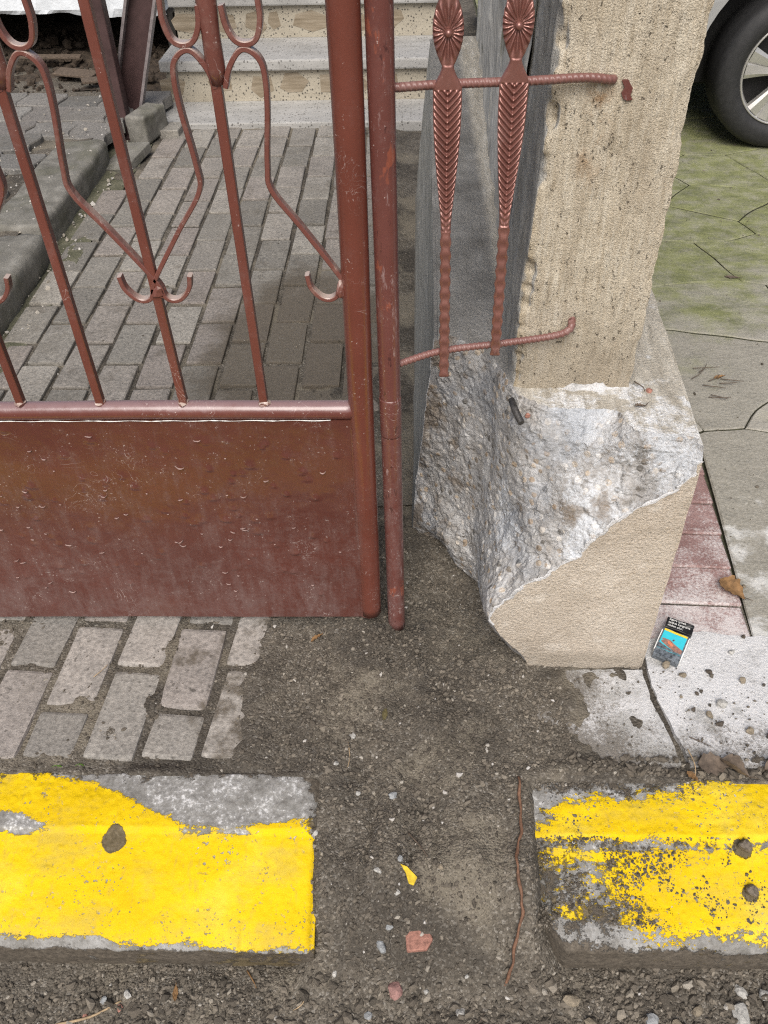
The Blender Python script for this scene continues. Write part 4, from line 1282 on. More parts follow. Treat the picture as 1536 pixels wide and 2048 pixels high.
# ------------------------------------------------------------------ gate
GY = 1.141
gate = empty('metal_gate', (-0.6, GY, 0.02))
tag(gate, 'red brown painted steel gate with scroll bars over a solid sheet panel', 'gate')
def panel():
    x0, x1, z0, z1 = -1.22, -0.094, 0.021, 0.538
    nx, nz = 430, 200
    X, Z = np.meshgrid(np.linspace(x0, x1, nx), np.linspace(z0, z1, nz), indexing='ij')
    D = 0.0022 * fbm(X * 4, Z * 4, 0, 201, 3) + 0.0003 * fbm(X * 40, Z * 40, 0, 202, 2)
    r_ = np.random.default_rng(77)
    for _ in range(150):
        cx, cz = r_.uniform(x0 + 0.02, x1 - 0.03), z0 + (z1 - z0) * r_.beta(2.6, 2.2)
        s = r_.uniform(0.0035, 0.0085); hgt = r_.uniform(0.0012, 0.0030)
        dx = (X - cx) / s; dz_ = (Z - cz) / s
        below = np.exp(-(np.maximum(0, -dz_) / 0.32) ** 2); above = np.exp(-(np.maximum(0, dz_) / 1.5) ** 2)
        D += hgt * np.exp(-dx ** 2) * below * above
    Y = GY - 0.011 - D
    V = np.stack([X, Y, Z], -1).reshape(-1, 3)
    return V, grid_faces(nx, nz)[:, ::-1]
v, f = panel()
pn = mk_np('sheet_panel', v, f, M_PANEL, gate, True)
box('sheet_back', -1.22, -0.094, GY - 0.0085, GY - 0.006, 0.021, 0.538, M_PANEL, gate, 0)
tube('bottom_rail', [(-1.22, GY + 0.006, 0.036), (-0.10, GY + 0.006, 0.036)], 0, M_TUBE, gate, prof=rect_prof(0.014, 0.010), smooth=False)
# beads of paint that ran and dried on the sheet
def beads():
    r_ = np.random.default_rng(78)
    V = []; F = []
    for _ in range(95):
        cx, cz = r_.uniform(-1.18, -0.13), 0.03 + 0.49 * r_.beta(2.4, 1.9)
        w = 0.0016 + 0.0060 * r_.random() ** 1.6; tk = r_.uniform(0.00025, 0.0008); sag = r_.uniform(0.15, 0.75); sk = r_.normal(0, 0.22)
        b0 = len(V); n = 9
        for i in range(n):
            t = i / (n - 1) * 2 - 1
            hw = tk * (1 - t * t) ** 0.7 + 0.00008
            zc = cz - sag * w * (1 - t * t) + sk * t * w + r_.normal(0, 0.0002)
            V += [(cx + t * w, GY - 0.0125, zc - hw), (cx + t * w, GY - 0.0142 - hw * 1.4, zc), (cx + t * w, GY - 0.0125, zc + hw)]
            if i:
                q = b0 + 3 * i
                F += [(q - 3, q, q + 1, q - 2), (q - 2, q + 1, q + 2, q - 1)]
    o = mk('paint_beads', V, F, M_DRIP, gate, True)
    o['kind'] = 'stuff'
beads()
# weld bead between rail and sheet
tube('weld_seam', [(x, GY - 0.0125, 0.5385 + 0.0006 * math.sin(x * 90)) for x in np.linspace(-1.2, -0.13, 120)], [0.0003 + 0.0009 * abs(math.sin(i * 1.7) * math.sin(i * 0.31)) for i in range(120)], M_PKW, gate, 6)
tube('side_flange', [(-0.088, GY - 0.012, 0.024), (-0.088, GY - 0.012, 0.52)], 0, M_PANEL, gate, prof=rect_prof(0.010, 0.003, 0.001), smooth=False)
tube('mid_rail', [(x, GY, 0.5525 + 0.0008 * math.sin(x * 11)) for x in np.linspace(-1.22, -0.085, 60)], 0.0165, M_RAIL, gate, 20)
tube('top_rail', [(-1.22, GY, 1.86), (-0.08, GY, 1.86)], 0.0165, M_TUBE, gate, 20)
zz = np.linspace(0.030, 1.90, 90)
tube('frame_post', [(-0.0775 + 0.0006 * math.sin(z * 8), GY, z) for z in zz], 0.0215, M_TUBE, gate, 28)
for x, tilt in ((-0.654, 0), (-0.518, -0.008), (-0.3765, -0.024), (-0.241, -0.006), (-0.790, 0), (-0.928, 0), (-1.065, 0)):
    b = tube('bar', [(x, GY, 0.556), (x + tilt * 0.5, GY, 1.2), (x + tilt, GY, 1.86)], 0, M_BAR, gate, prof=rect_prof(0.0068, 0.0068, 0.0012), smooth=False, up=(0, 1, 0))
    # weld lump at the foot
    wl = bpy.data.objects.new('weld', rock_mesh('weld', (0.012, 0.011, 0.006), M_SCROLL, int(abs(x) * 1000), 2))
    C.objects.link(wl); place(wl, gate); wl.location = (x, GY - 0.002, 0.569)
# scrolls: flat bar bent in the plane of the gate
armR = [(-0.005, 0.766), (-0.003, 0.788), (0.050, 0.869), (0.0890, 0.925), (0.0915, 0.960), (0.083, 1.034), (0.082, 1.073), (0.0870, 1.091), (0.1000, 1.1015), (0.1120, 1.099), (0.126, 1.080), (0.1335, 1.058)]
hookR = [(0.006, 0.780), (0.010, 0.766), (0.022, 0.7595), (0.036, 0.764), (0.049, 0.780), (0.053, 0.800)]
upR = [(0.126, 1.150), (0.123, 1.128), (0.114, 1.112), (0.1000, 1.1075), (0.087, 1.114), (0.0805, 1.134), (0.081, 1.156), (0.087, 1.22), (0.088, 1.29), (0.050, 1.37), (0.004, 1.45)]
def scroll(name, pts, cx, sgn, th=0.0034, w=0.0075):
    P = spline([(cx + sgn * a_, GY, b_) for a_, b_ in pts], 6)
    return tube(name, P, 0, M_SCROLL, gate, prof=rect_prof(th, w, 0.0012), smooth=False, up=(0, 1, 0))
for node in (-0.3775, -0.654, -0.928):
    for sgn in (1, -1):
        scroll('scroll_arm', armR, node, sgn)
        scroll('scroll_hook', hookR, node, sgn)
        scroll('upper_scroll', upR, node, sgn)
    wl = bpy.data.objects.new('weld', rock_mesh('weld', (0.012, 0.012, 0.013), M_SCROLL, int(abs(node) * 3000), 2))
    C.objects.link(wl); place(wl, gate); wl.location = (node, GY - 0.002, 0.776)
armF = [(-a_, b_) for a_, b_ in armR]
scroll('scroll_arm', armR, -0.098, -1)
scroll('scroll_hook', hookR, -0.096, -1)
scroll('upper_scroll', upR, -0.098, -1)
wl = bpy.data.objects.new('weld', rock_mesh('weld', (0.008, 0.010, 0.018), M_SCROLL, 911, 2))
C.objects.link(wl); place(wl, gate); wl.location = (-0.099, GY - 0.006, 0.777)
# cast buds gripping every second bar
for bx in (-0.2415, -0.518, -0.790):
    bud = tube('bud_collar', [(bx, GY, 1.062), (bx, GY, 1.08), (bx, GY, 1.12), (bx, GY, 1.18), (bx, GY, 1.22)], [0.010, 0.0125, 0.0115, 0.014, 0.010], M_SCROLL, gate, 10)
    for s in (-1, 1):
        P = spline([(bx + s * 0.006, GY - 0.004, 1.095), (bx + s * 0.012, GY - 0.006, 1.078), (bx + s * 0.0145, GY - 0.005, 1.058), (bx + s * 0.0125, GY - 0.003, 1.045)], 5)
        tube('bud_leaf', P, list(np.interp(np.linspace(0, 1, len(P)), [0, 0.5, 1], [0.005, 0.0046, 0.002])), M_SCROLL, bud, 8)
        P = spline([(bx + s * 0.007, GY - 0.006, 1.11), (bx + s * 0.014, GY - 0.007, 1.135), (bx + s * 0.018, GY - 0.006, 1.158)], 5)
        tube('bud_leaf', P, list(np.interp(np.linspace(0, 1, len(P)), [0, 0.5, 1], [0.005, 0.0046, 0.002])), M_SCROLL, bud, 8)

# ------------------------------------------------------------------ gate post (loose pipe) and infill beside the pillar
pp = empty('gate_post', (-0.024, GY, 0))
tag(pp, 'worn red brown round steel pipe standing beside the gate edge', 'post')
zz = np.linspace(-0.02, 1.95, 100)
pts = [(-0.0235 - 0.0095 * z, GY + 0.002, z) for z in zz]
rad = [0.0180] * 100
tube('pipe', pts, rad, M_POSTP, pp, 28)
tube('patch_band', [(-0.0235 - 0.0095 * z, GY + 0.002, z) for z in (0.500, 0.503, 0.575, 0.578)], [0.0182, 0.0187, 0.0187, 0.0182], M_POSTP, pp, 28)

inf = empty('railing_infill', (0.1, 1.165, 0.6))
tag(inf, 'two copper red cast pickets on ribbed bars between pipe and pillar', 'railing')
def rebar(name, path, r):
    P = spline(path, 40)
    n = len(P)
    seg = np.linalg.norm(np.diff(P, axis=0), axis=1); L = np.concatenate([[0], np.cumsum(seg)])
    # resample evenly at 1.2 mm
    m = int(L[-1] / 0.0013)
    t = np.linspace(0, L[-1], m)
    Q = np.stack([np.interp(t, L, P[:, k]) for k in range(3)], 1)
    T = np.gradient(Q, axis=0); T /= np.linalg.norm(T, axis=1)[:, None]
    na = 14
    V = np.zeros((m, na, 3))
    for i in range(m):
        b = np.array((0, 1.0, 0)) - T[i] * T[i][1]
        b = b / (np.linalg.norm(b) + 1e-9) if np.linalg.norm(b) > 0.2 else np.array((0, 0, 1.0))
        s = np.cross(T[i], b)
        for k in range(na):
            a_ = 2 * math.pi * k / na
            ph = (t[i] + 0.0022 * math.sin(a_ * 1.0 + 0.8)) / 0.0075
            rib = max(0, math.cos(2 * math.pi * ph)) ** 1.5 * abs(math.sin(a_)) ** 0.5
            rr = r * (0.86 + 0.32 * rib) + r * 0.16 * (abs(math.cos(a_)) > 0.97)
            V[i, k] = Q[i] + rr * (math.cos(a_) * s + math.sin(a_) * b)
    idx = np.arange(m * na).reshape(m, na)
    F = np.stack([idx[:-1], np.roll(idx, -1, 1)[:-1], np.roll(idx, -1, 1)[1:], idx[1:]], -1).reshape(-1, 4)
    return mk_np(name, V.reshape(-1, 3), F, M_REBAR, inf, True)
rebar('ribbed_bar', [(-0.020, 1.150, 1.0515), (0.05, 1.166, 1.0505), (0.15, 1.170, 1.0515), (0.230, 1.176, 1.0530), (0.268, 1.188, 1.0470), (0.274, 1.215, 1.045)], 0.0058)
rebar('ribbed_bar', [(-0.020, 1.150, 0.634), (0.055, 1.166, 0.650), (0.15, 1.168, 0.662), (0.232, 1.170, 0.674), (0.258, 1.174, 0.683), (0.2635, 1.190, 0.690), (0.2635, 1.230, 0.690)], 0.0062)

def picket(cx0, cx1, zbot, zros, seed):
    """cast picket: hammered stem, chevron leaf, rosette, upper stem; lean from cx0 (bottom) to cx1 (rosette)"""
    root = None
    zn = zros - 0.038            # neck below the rosette
    nz, na = 520, 15
    z = np.concatenate([np.linspace(zbot, zros + 0.07, nz), np.linspace(zros + 0.072, zros + 0.45, 60)])
    lw_ = np.zeros_like(z); th = np.zeros_like(z)
    zl = zros - 0.250            # leaf tip
    for i, q in enumerate(z):
        if q < zl:
            w_ = 0.0074; t_ = 0.0066
        elif q < zn:
            u = (q - zl) / (zn - zl)
            w_ = 0.0074 + 0.0115 * math.sin(math.pi * min(1, u * 0.62) ) ** 1.25 if u < 0.86 else None
            if w_ is None:
                wa = 0.0074 + 0.0115 * math.sin(math.pi * 0.86 * 0.62) ** 1.25
                k_ = (u - 0.86) / 0.14
                w_ = wa + (0.0078 - wa) * (k_ * k_ * (3 - 2 * k_))
            t_ = 0.0062 - 0.0022 * math.sin(math.pi * u)
        elif q < zros + 0.044:
            u = (q - zn) / (zros + 0.044 - zn)
            w_ = 0.0078 + 0.0117 * math.sin(math.pi * u) ** 0.9
            t_ = 0.0050
        else:
            w_ = 0.0078; t_ = 0.0060
        lw_[i] = w_; th[i] = t_
    xs_ = np.linspace(-1, 1, 41)
    Fv = np.zeros((len(z), 41, 3)); Bv = np.zeros((len(z), 41, 3))
    for i, q in enumerate(z):
        cxx = cx0 + (cx1 - cx0) * (q - zbot) / (zros - zbot)
        x = xs_ * lw_[i]
        edge = np.sqrt(np.maximum(0, 1 - xs_ ** 4))
        d = th[i] * edge
        if zl - 0.005 < q < zn - 0.028:
            u = (q - zl) / (zn - zl)
            ph = (q - np.abs(x) * 1.15 + 6.0 * x * x / 0.02 * 0.02) / 0.0088
            d = d + 0.0026 * edge * (np.sin(2 * np.pi * ph)) * np.clip((u + 0.03) * 5, 0.25, 1) - 0.0012 * np.exp(-(x / 0.002) ** 2)
        if q <= zl - 0.005:
            ph = q / 0.021
            hm = 0.0011 * np.sin(2 * np.pi * ph) 
            d = th[i] * np.clip(1.25 - 0.35 * np.abs(xs_) ** 3, 0, 1.2) * (1 + 0.10 * math.sin(2 * math.pi * ph))
            x = x * (1 + 0.13 * math.sin(2 * math.pi * ph + 1.6 + seed))
        if abs(q - zros) < 0.044:
            dz_ = (q - zros)
            rr = np.hypot(x, dz_ * 0.95); an = np.arctan2(x, dz_ * 0.95)
            d = d + 0.0022 * np.cos(an * 18) * np.clip((rr - 0.003) / 0.008, 0, 1) * np.clip((0.036 - rr) / 0.01, 0, 1) - 0.0018 * np.clip(1 - rr / 0.018, 0, 1)
        Fv[i] = np.stack([cxx + x, 1.160 - d, np.full(41, q)], 1)
        Bv[i] = np.stack([cxx + x, 1.160 + 0.6 * th[i] * edge, np.full(41, q)], 1)
    ring = np.concatenate([Fv, Bv[:, ::-1]], 1)
    m, k = ring.shape[:2]
    idx = np.arange(m * k).reshape(m, k)
    F = np.stack([idx[:-1], np.roll(idx, -1, 1)[:-1], np.roll(idx, -1, 1)[1:], idx[1:]], -1).reshape(-1, 4)
    o = mk_np('picket', ring.reshape(-1, 3), F, M_COPPER, inf, True)
    capn = len(o.data.vertices)
    bm = bmesh.new(); bm.from_mesh(o.data); bmesh.ops.holes_fill(bm, edges=[e for e in bm.edges if e.is_boundary]); bm.to_mesh(o.data); bm.free()
    bm = bmesh.new()
    bmesh.ops.create_uvsphere(bm, u_segments=16, v_segments=10, radius=0.0050)
    bmesh.ops.translate(bm, verts=bm.verts, vec=(cx1, 1.1525, zros))
    bo = from_bm('rosette_boss', bm, M_COPPER, None, True)
    bo.parent = o; bo.matrix_parent_inverse = Matrix.Identity(4)
    return o
picket(0.060, 0.0505, 0.609, 1.112, 0.0)
picket(0.141, 0.1365, 0.649, 1.119, 1.3)

# ------------------------------------------------------------------ kerb stones with worn paint
def in_poly(x, y, poly):
    inside = np.zeros(x.shape, bool)
    n = len(poly)
    for i in range(n):
        x1, y1 = poly[i]; x2, y2 = poly[(i + 1) % n]
        c = ((y1 > y) != (y2 > y)) & (x < (x2 - x1) * (y - y1) / (y2 - y1 + 1e-12) + x1)
        inside ^= c
    return inside
def poly_sd(x, y, poly):
    d = np.full(x.shape, 9.0)
    n = len(poly)
    for i in range(n):
        a_ = np.array(poly[i]); b_ = np.array(poly[(i + 1) % n]); ab = b_ - a_
        t = np.clip(((x - a_[0]) * ab[0] + (y - a_[1]) * ab[1]) / (ab @ ab), 0, 1)
        d = np.minimum(d, np.hypot(x - a_[0] - t * ab[0], y - a_[1] - t * ab[1]))
    return np.where(in_poly(x, y, poly), d, -d)

def kerb(name, xs_, prof_fn, mat, paint_fn, dirt_fn, seed, amp=0.003):
    ss = np.linspace(0, 1, 210)
    V = np.zeros((len(xs_), len(ss), 3))
    for i, x in enumerate(xs_):
        py, pz, px = prof_fn(x)
        L = np.concatenate([[0], np.cumsum(np.hypot(np.diff(py), np.diff(pz)))]); L /= L[-1]
        Y = np.interp(ss, L, py); Z = np.interp(ss, L, pz); XX = np.interp(ss, L, px)
        V[i] = np.stack([XX, Y, Z], 1)
    X, Y, Z = V[..., 0], V[..., 1], V[..., 2]
    d = amp * 0.55 * fbm(X * 20, Y * 20, Z * 20, seed, 4) + 0.0009 * fbm(X * 120, Y * 120, Z * 120, seed + 5, 2)
    edge = np.exp(-((Z + 0.05) / 0.02) ** 2) * (Y < 0.56)
    d2 = 0.007 * fbm(X * 30, Z * 10, 0, seed + 9, 4) * edge
    V[..., 2] += d; V[..., 1] += d * 0.7 + d2
    o = mk_np(name, V.reshape(-1, 3), grid_faces(len(xs_), len(ss))[:, ::-1], mat, None, True)
    for nm_, fn in (('paint', paint_fn), ('dirt', dirt_fn)):
        at = o.data.attributes.new(nm_, 'FLOAT', 'POINT')
        at.data.foreach_set('value', np.ascontiguousarray(fn(V[..., 0], V[..., 1], V[..., 2]).ravel(), np.float32))
    bm = bmesh.new(); bm.from_mesh(o.data)
    bmesh.ops.holes_fill(bm, edges=[e for e in bm.edges if e.is_boundary])
    bmesh.ops.recalc_face_normals(bm, faces=bm.faces)
    bm.to_mesh(o.data); bm.free()
    return o
def smooth_prof(py, pz, n=5):
    P = spline(list(zip(py, pz)), n)
    return P[:, 0], P[:, 1]
XE = -0.152
def prof_l(x):
    e = max(0.0, (x - (XE - 0.035)) / 0.035)        # rounding towards the free end
    drop = 0.010 * e ** 2.0 + 0.006 * e * float(vnoise(np.array([x * 90]), np.array([0.5]), 0, 5)[0])
    sh = 0.012 * e
    py = [0.783 - sh * 0.6, 0.783 - sh * 0.6, 0.777 - sh, 0.72, 0.674, 0.667, 0.60, 0.525, 0.508, 0.497, 0.495, 0.502]
    pz = [-0.19, -0.012, -0.001, 0.002, 0.001, -0.007, -0.020, -0.041, -0.049, -0.062, -0.10, -0.19]
    pz = [q - drop * (q > -0.15) for q in pz]
    return np.array(py), np.array(pz), np.full(len(py), x + (0.016 * e if False else 0))
xsl = np.concatenate([np.linspace(-2.10, -0.80, 130), np.linspace(-0.797, XE, 270)])
PL = [(-1.4, 0.80), (-0.752, 0.781), (-0.658, 0.777), (-0.558, 0.753), (-0.457, 0.710), (-0.397, 0.680), (-0.345, 0.672), (-0.30, 0.674), (-0.262, 0.690), (-0.21, 0.700), (-0.150, 0.712), (-0.145, 0.499), (-0.28, 0.494), (-0.36, 0.504), (-0.44, 0.498), (-0.52, 0.510), (-0.60, 0.508), (-0.70, 0.514), (-1.4, 0.52)]
GP = [(-1.0, 0.705), (-0.722, 0.700), (-0.686, 0.697), (-0.634, 0.677), (-0.665, 0.664), (-1.0, 0.660)]
def paint_l(x, y, z):
    sd_ = poly_sd(x, y, PL)
    p = 0.5 + np.clip(sd_ / 0.035, -1.0, 1.0) * 0.85
    g_ = poly_sd(x, y, GP)
    p = np.minimum(p, 0.5 - np.clip(g_ / 0.02, -1, 1) * 0.7)
    crease = np.exp(-((y - 0.668) / 0.006) ** 2)
    p = p - crease * 0.42 * (0.5 + 0.8 * fbm(x * 18, y * 0, 0, 221, 3))
    right = sst(-0.34, -0.17, x) * sst(0.64, 0.69, y)
    return p - 0.4 * right
def dirt_l(x, y, z):
    dsp = np.exp(-(((x + 0.509) / 0.020) ** 2 + ((y - 0.655) / 0.021) ** 2) ** 2) * 1.6
    e = 0.05 + dsp + 0.55 * sst(0.735, 0.785, y) * 0.9 + 0.75 * sst(-0.047, -0.075, z)
    return e + 0.6 * sst(-0.20, -0.155, x) * sst(0.62, 0.70, y)
kl = kerb('kerb_stone', xsl, prof_l, M_KERB_L, paint_l, dirt_l, 231)
tag(kl, 'bright yellow painted kerb stone in front of the grey pavers', 'kerb', 'yellow kerb stones')

def prof_r(x):
    e = max(0.0, (0.262 - x) / 0.065)
    drop = 0.022 * e ** 1.6
    yb = 0.505 + 0.115 * e ** 1.5
    py = [0.779, 0.779, 0.773, 0.72, 0.670, 0.662, 0.62 + 0.02 * e, yb + 0.028, yb + 0.010, yb, yb - 0.004, yb + 0.004]
    pz = [-0.19, -0.014, -0.003, 0.001, 0.0, -0.008, -0.018, -0.040, -0.049, -0.062, -0.11, -0.19]
    pz = [q - drop * (q > -0.15) for q in pz]
    return np.array(py), np.array(pz), np.full(len(py), x)
xsr = np.concatenate([np.linspace(0.197, 0.72, 260), np.linspace(0.725, 1.30, 60)])
PR = [(0.198, 0.660), (0.226, 0.695), (0.281, 0.731), (0.335, 0.736), (0.389, 0.741), (0.47, 0.752), (0.53, 0.777), (0.70, 0.80), (1.4, 0.80), (1.4, 0.52), (0.569, 0.520), (0.449, 0.521), (0.384, 0.516), (0.29, 0.520), (0.246, 0.540), (0.205, 0.563), (0.180, 0.599)]
def paint_r(x, y, z):
    sd_ = poly_sd(x, y, PR)
    p = 0.5 + np.clip(sd_ / 0.03, -1.6, 1.0) * 0.24
    crease = np.exp(-((y - 0.655) / 0.012) ** 2)
    p = p - crease * 0.30 * (1 - 0.3 * sst(0.4, 0.6, x))
    worn = sst(0.42, 0.30, x) * sst(0.648, 0.62, y)
    p = p - worn * 0.30
    chip = np.exp(-(((x - 0.262) / 0.035) ** 2 + ((y - 0.552) / 0.013) ** 2)) + np.exp(-(((x - 0.37) / 0.03) ** 2 + ((y - 0.60) / 0.02) ** 2))
    return p + chip * 0.35
def dirt_r(x, y, z):
    e = 0.16 + 0.22 * sst(0.52, 0.32, x) * sst(0.66, 0.62, y) + 0.16 * sst(0.55, 0.20, x) + 0.34 * sst(0.72, 0.77, y) * sst(0.62, 0.40, x)
    e = e + 0.6 * sst(-0.047, -0.080, z)
    for cx, cy, r_ in ((0.568, 0.652, 0.016), (0.566, 0.585, 0.013)):
        e = e + 0.9 * np.exp(-(((x - cx) / r_) ** 2 + ((y - cy) / r_) ** 2) ** 2)
    return e
kr = kerb('kerb_stone', xsr, prof_r, M_KERB_R, paint_r, dirt_r, 241, 0.0035)
tag(kr, 'yellow kerb stone with flaking paint and soil beside the rusty wire', 'kerb', 'yellow kerb stones')

# ------------------------------------------------------------------ slabs, red bricks and stamped patio on the right
def slab_poly(name, poly, z, th, mat, seed, amp=0.0025, step=0.008):
    """wobbly outlined slab: triangulated grid clipped by polygon"""
    P = []
    n = len(poly)
    for i in range(n):
        a_ = np.array(poly[i], float); b_ = np.array(poly[(i + 1) % n], float)
        m = max(2, int(np.linalg.norm(b_ - a_) / step))
        for k in range(m):
            P.append(a_ + (b_ - a_) * k / m)
    P = np.array(P)
    P = P + np.stack([fbm(P[:, 0] * 45, P[:, 1] * 45, 0, seed, 3), fbm(P[:, 0] * 45, P[:, 1] * 45, 9, seed, 3)], 1) * amp
    bm = bmesh.new()
    vs = [bm.verts.new((p[0], p[1], z)) for p in P]
    fc = bm.faces.new(vs)
    bmesh.ops.recalc_face_normals(bm, faces=[fc])
    ret = bmesh.ops.inset_region(bm, faces=[fc], thickness=0.003, depth=0.0)
    for v_ in vs:
        v_.co.z -= 0.003
    ed = [e for e in bm.edges if e.is_boundary]
    ex = bmesh.ops.extrude_edge_only(bm, edges=ed)
    for g_ in ex['geom']:
        if isinstance(g_, bmesh.types.BMVert):
            g_.co.z = z - th
    o = from_bm(name, bm, mat)
    return o
s1 = slab_poly('cement_slab', [(0.20, 1.014), (0.471, 1.012), (0.474, 0.943), (0.490, 0.865), (0.500, 0.806), (0.46, 0.790), (0.20, 0.790)], 0.004, 0.06, M_SLAB_L, 251)
tag(s1, kind='structure')
s2 = slab_poly('mortar_slab', [(0.482, 1.003), (0.4865, 0.945), (0.505, 0.868), (0.516, 0.802), (1.25, 0.800), (1.25, 1.09), (0.80, 1.10), (0.70, 1.098), (0.60, 1.112), (0.488, 1.085), (0.4835, 1.03)], 0.0045, 0.06, M_SLAB_R, 261)
tag(s2, kind='structure')
strip = mk('brick_strip_bed', [(0.47, 1.06, -0.006), (0.715, 1.06, -0.006), (0.76, 1.85, -0.006), (0.47, 1.85, -0.006)], [(0, 1, 2, 3)], M_SOIL)
tag(strip, kind='structure')
random.seed(41)
BR = []
for i in range(3):
    bm = box_bm(-0.112, 0.112, -0.0525, 0.0525, -0.05, 0.0, 0.0035, 1, 0.002)
    me = bpy.data.meshes.new('brick'); bm.to_mesh(me); bm.free(); me.materials.append(M_RBRICK); BR.append(me)
for k in range(7):
    y = 1.085 + 0.109 * k + 0.05
    put(random.choice(BR), (0.600 + (y - 1.1) * 0.078, y, 0.000 + random.uniform(-0.001, 0.001)), -0.06 + random.gauss(0, 0.006), strip, 0.005, 'brick')
M_JOINT = m_simple('mossy_joint', (0.060, 0.060, 0.036), 0.95, 0, 0.5, 40, 0.004)
patio = mk('stamped_patio', [(0.70, 1.0, -0.016), (6.5, 1.0, -0.016), (6.5, 7.0, -0.016), (0.47, 7.0, -0.016), (0.47, 2.3, -0.016), (0.78, 2.3, -0.016)], [(0, 1, 2, 3, 4, 5)], M_JOINT)
tag(patio, kind='structure')
# flagstones: cells round chosen centres
seeds = [(0.942, 2.119), (1.02, 2.441), (1.0, 1.50), (1.227, 2.829), (0.95, 2.775), (1.058, 3.083), (1.258, 3.30), (1.50, 3.16), (1.337, 3.625), (1.58, 3.677), (1.373, 3.97), (1.40, 2.45), (1.25, 1.95), (0.95, 3.45), (1.75, 1.42), (0.62, 2.75), (0.7, 3.2), (0.65, 3.7), (1.0, 3.85)]
random.seed(43)
for gy_ in np.arange(1.2, 6.6, 0.42):
    for gx_ in np.arange(0.6, 6.2, 0.44):
        px, py = gx_ + random.uniform(-0.12, 0.12), gy_ + random.uniform(-0.12, 0.12)
        if all((px - a_) ** 2 + ((py - b_)) ** 2 > 0.36 ** 2 for a_, b_ in seeds) and not (px < 1.6 and py < 1.95):
            seeds.append((px, py))
def clip_half(poly, mx, my, nx_, ny_):
    out = []
    n = len(poly)
    for i in range(n):
        p, q_ = poly[i], poly[(i + 1) % n]
        dp = (p[0] - mx) * nx_ + (p[1] - my) * ny_; dq = (q_[0] - mx) * nx_ + (q_[1] - my) * ny_
        if dp <= 0: out.append(p)
        if (dp < 0 < dq) or (dq < 0 < dp):
            t = dp / (dp - dq)
            out.append((p[0] + (q_[0] - p[0]) * t, p[1] + (q_[1] - p[1]) * t))
    return out
AX = 0.80
for si, (sx, sy) in enumerate(seeds):
    left = lambda y: 0.725 + (y - 1.1) * 0.072 if y < 2.3 else 0.47
    poly = [(0.48, 1.02), (6.4, 1.02), (6.4, 6.9), (0.48, 6.9)]
    # keep right of the brick strip
    poly = clip_half(poly, 0.7165, 1.1, -1, 0.083) if sy < 1.75 else poly
    for sj, (tx, ty) in enumerate(seeds):
        if sj == si or abs(tx - sx) > 1.6 or abs(ty - sy) > 1.6: continue
        # anisotropic cells: wider than deep
        nx_, ny_ = (tx - sx) * AX * AX, (ty - sy)
        mx, my = (sx + tx) / 2, (sy + ty) / 2
        poly = clip_half(poly, mx, my, nx_, ny_)
        if len(poly) < 3: break
    if len(poly) < 3: continue
    P = []
    n = len(poly)
    cxp = np.mean([p[0] for p in poly]); cyp = np.mean([p[1] for p in poly])
    for i in range(n):
        a_ = np.array(poly[i]); b_ = np.array(poly[(i + 1) % n])
        m = max(1, int(np.linalg.norm(b_ - a_) / 0.03))
        for k in range(m):
            P.append(a_ + (b_ - a_) * k / m)
    P = np.array(P)
    if len(P) < 3: continue
    wob = np.stack([fbm(P[:, 0] * 5, P[:, 1] * 5, 0, 271, 2, 0.4), fbm(P[:, 0] * 5, P[:, 1] * 5, 7, 271, 2, 0.4)], 1) * 0.022 * sst(0.74, 0.84, P[:, 0])[:, None]
    P = P + wob
    cc = np.array([cxp, cyp])
    def ring(inset):
        v_ = P - cc; L = np.linalg.norm(v_, axis=1)[:, None]
        return cc + v_ * np.maximum(0.2, (L - inset) / np.maximum(L, 1e-6))
    r0, r1 = ring(0.0032), ring(0.0075)
    n = len(P)
    zt = random.uniform(-0.0015, 0.0015)
    V = [(p[0], p[1], zt) for p in r1] + [(p[0], p[1], zt - 0.0035) for p in r0] + [(p[0], p[1], -0.03) for p in r0]
    F = [tuple(range(n))]
    for a0, b0 in ((0, n), (n, 2 * n)):
        F += [(b0 + i, b0 + (i + 1) % n, a0 + (i + 1) % n, a0 + i) for i in range(n)]
    fo = mk('flagstone', V, F, [M_FLAG, M_JOINT], patio)
    fo.data.polygons.foreach_set('material_index', [0] + [0] * n + [1] * n)

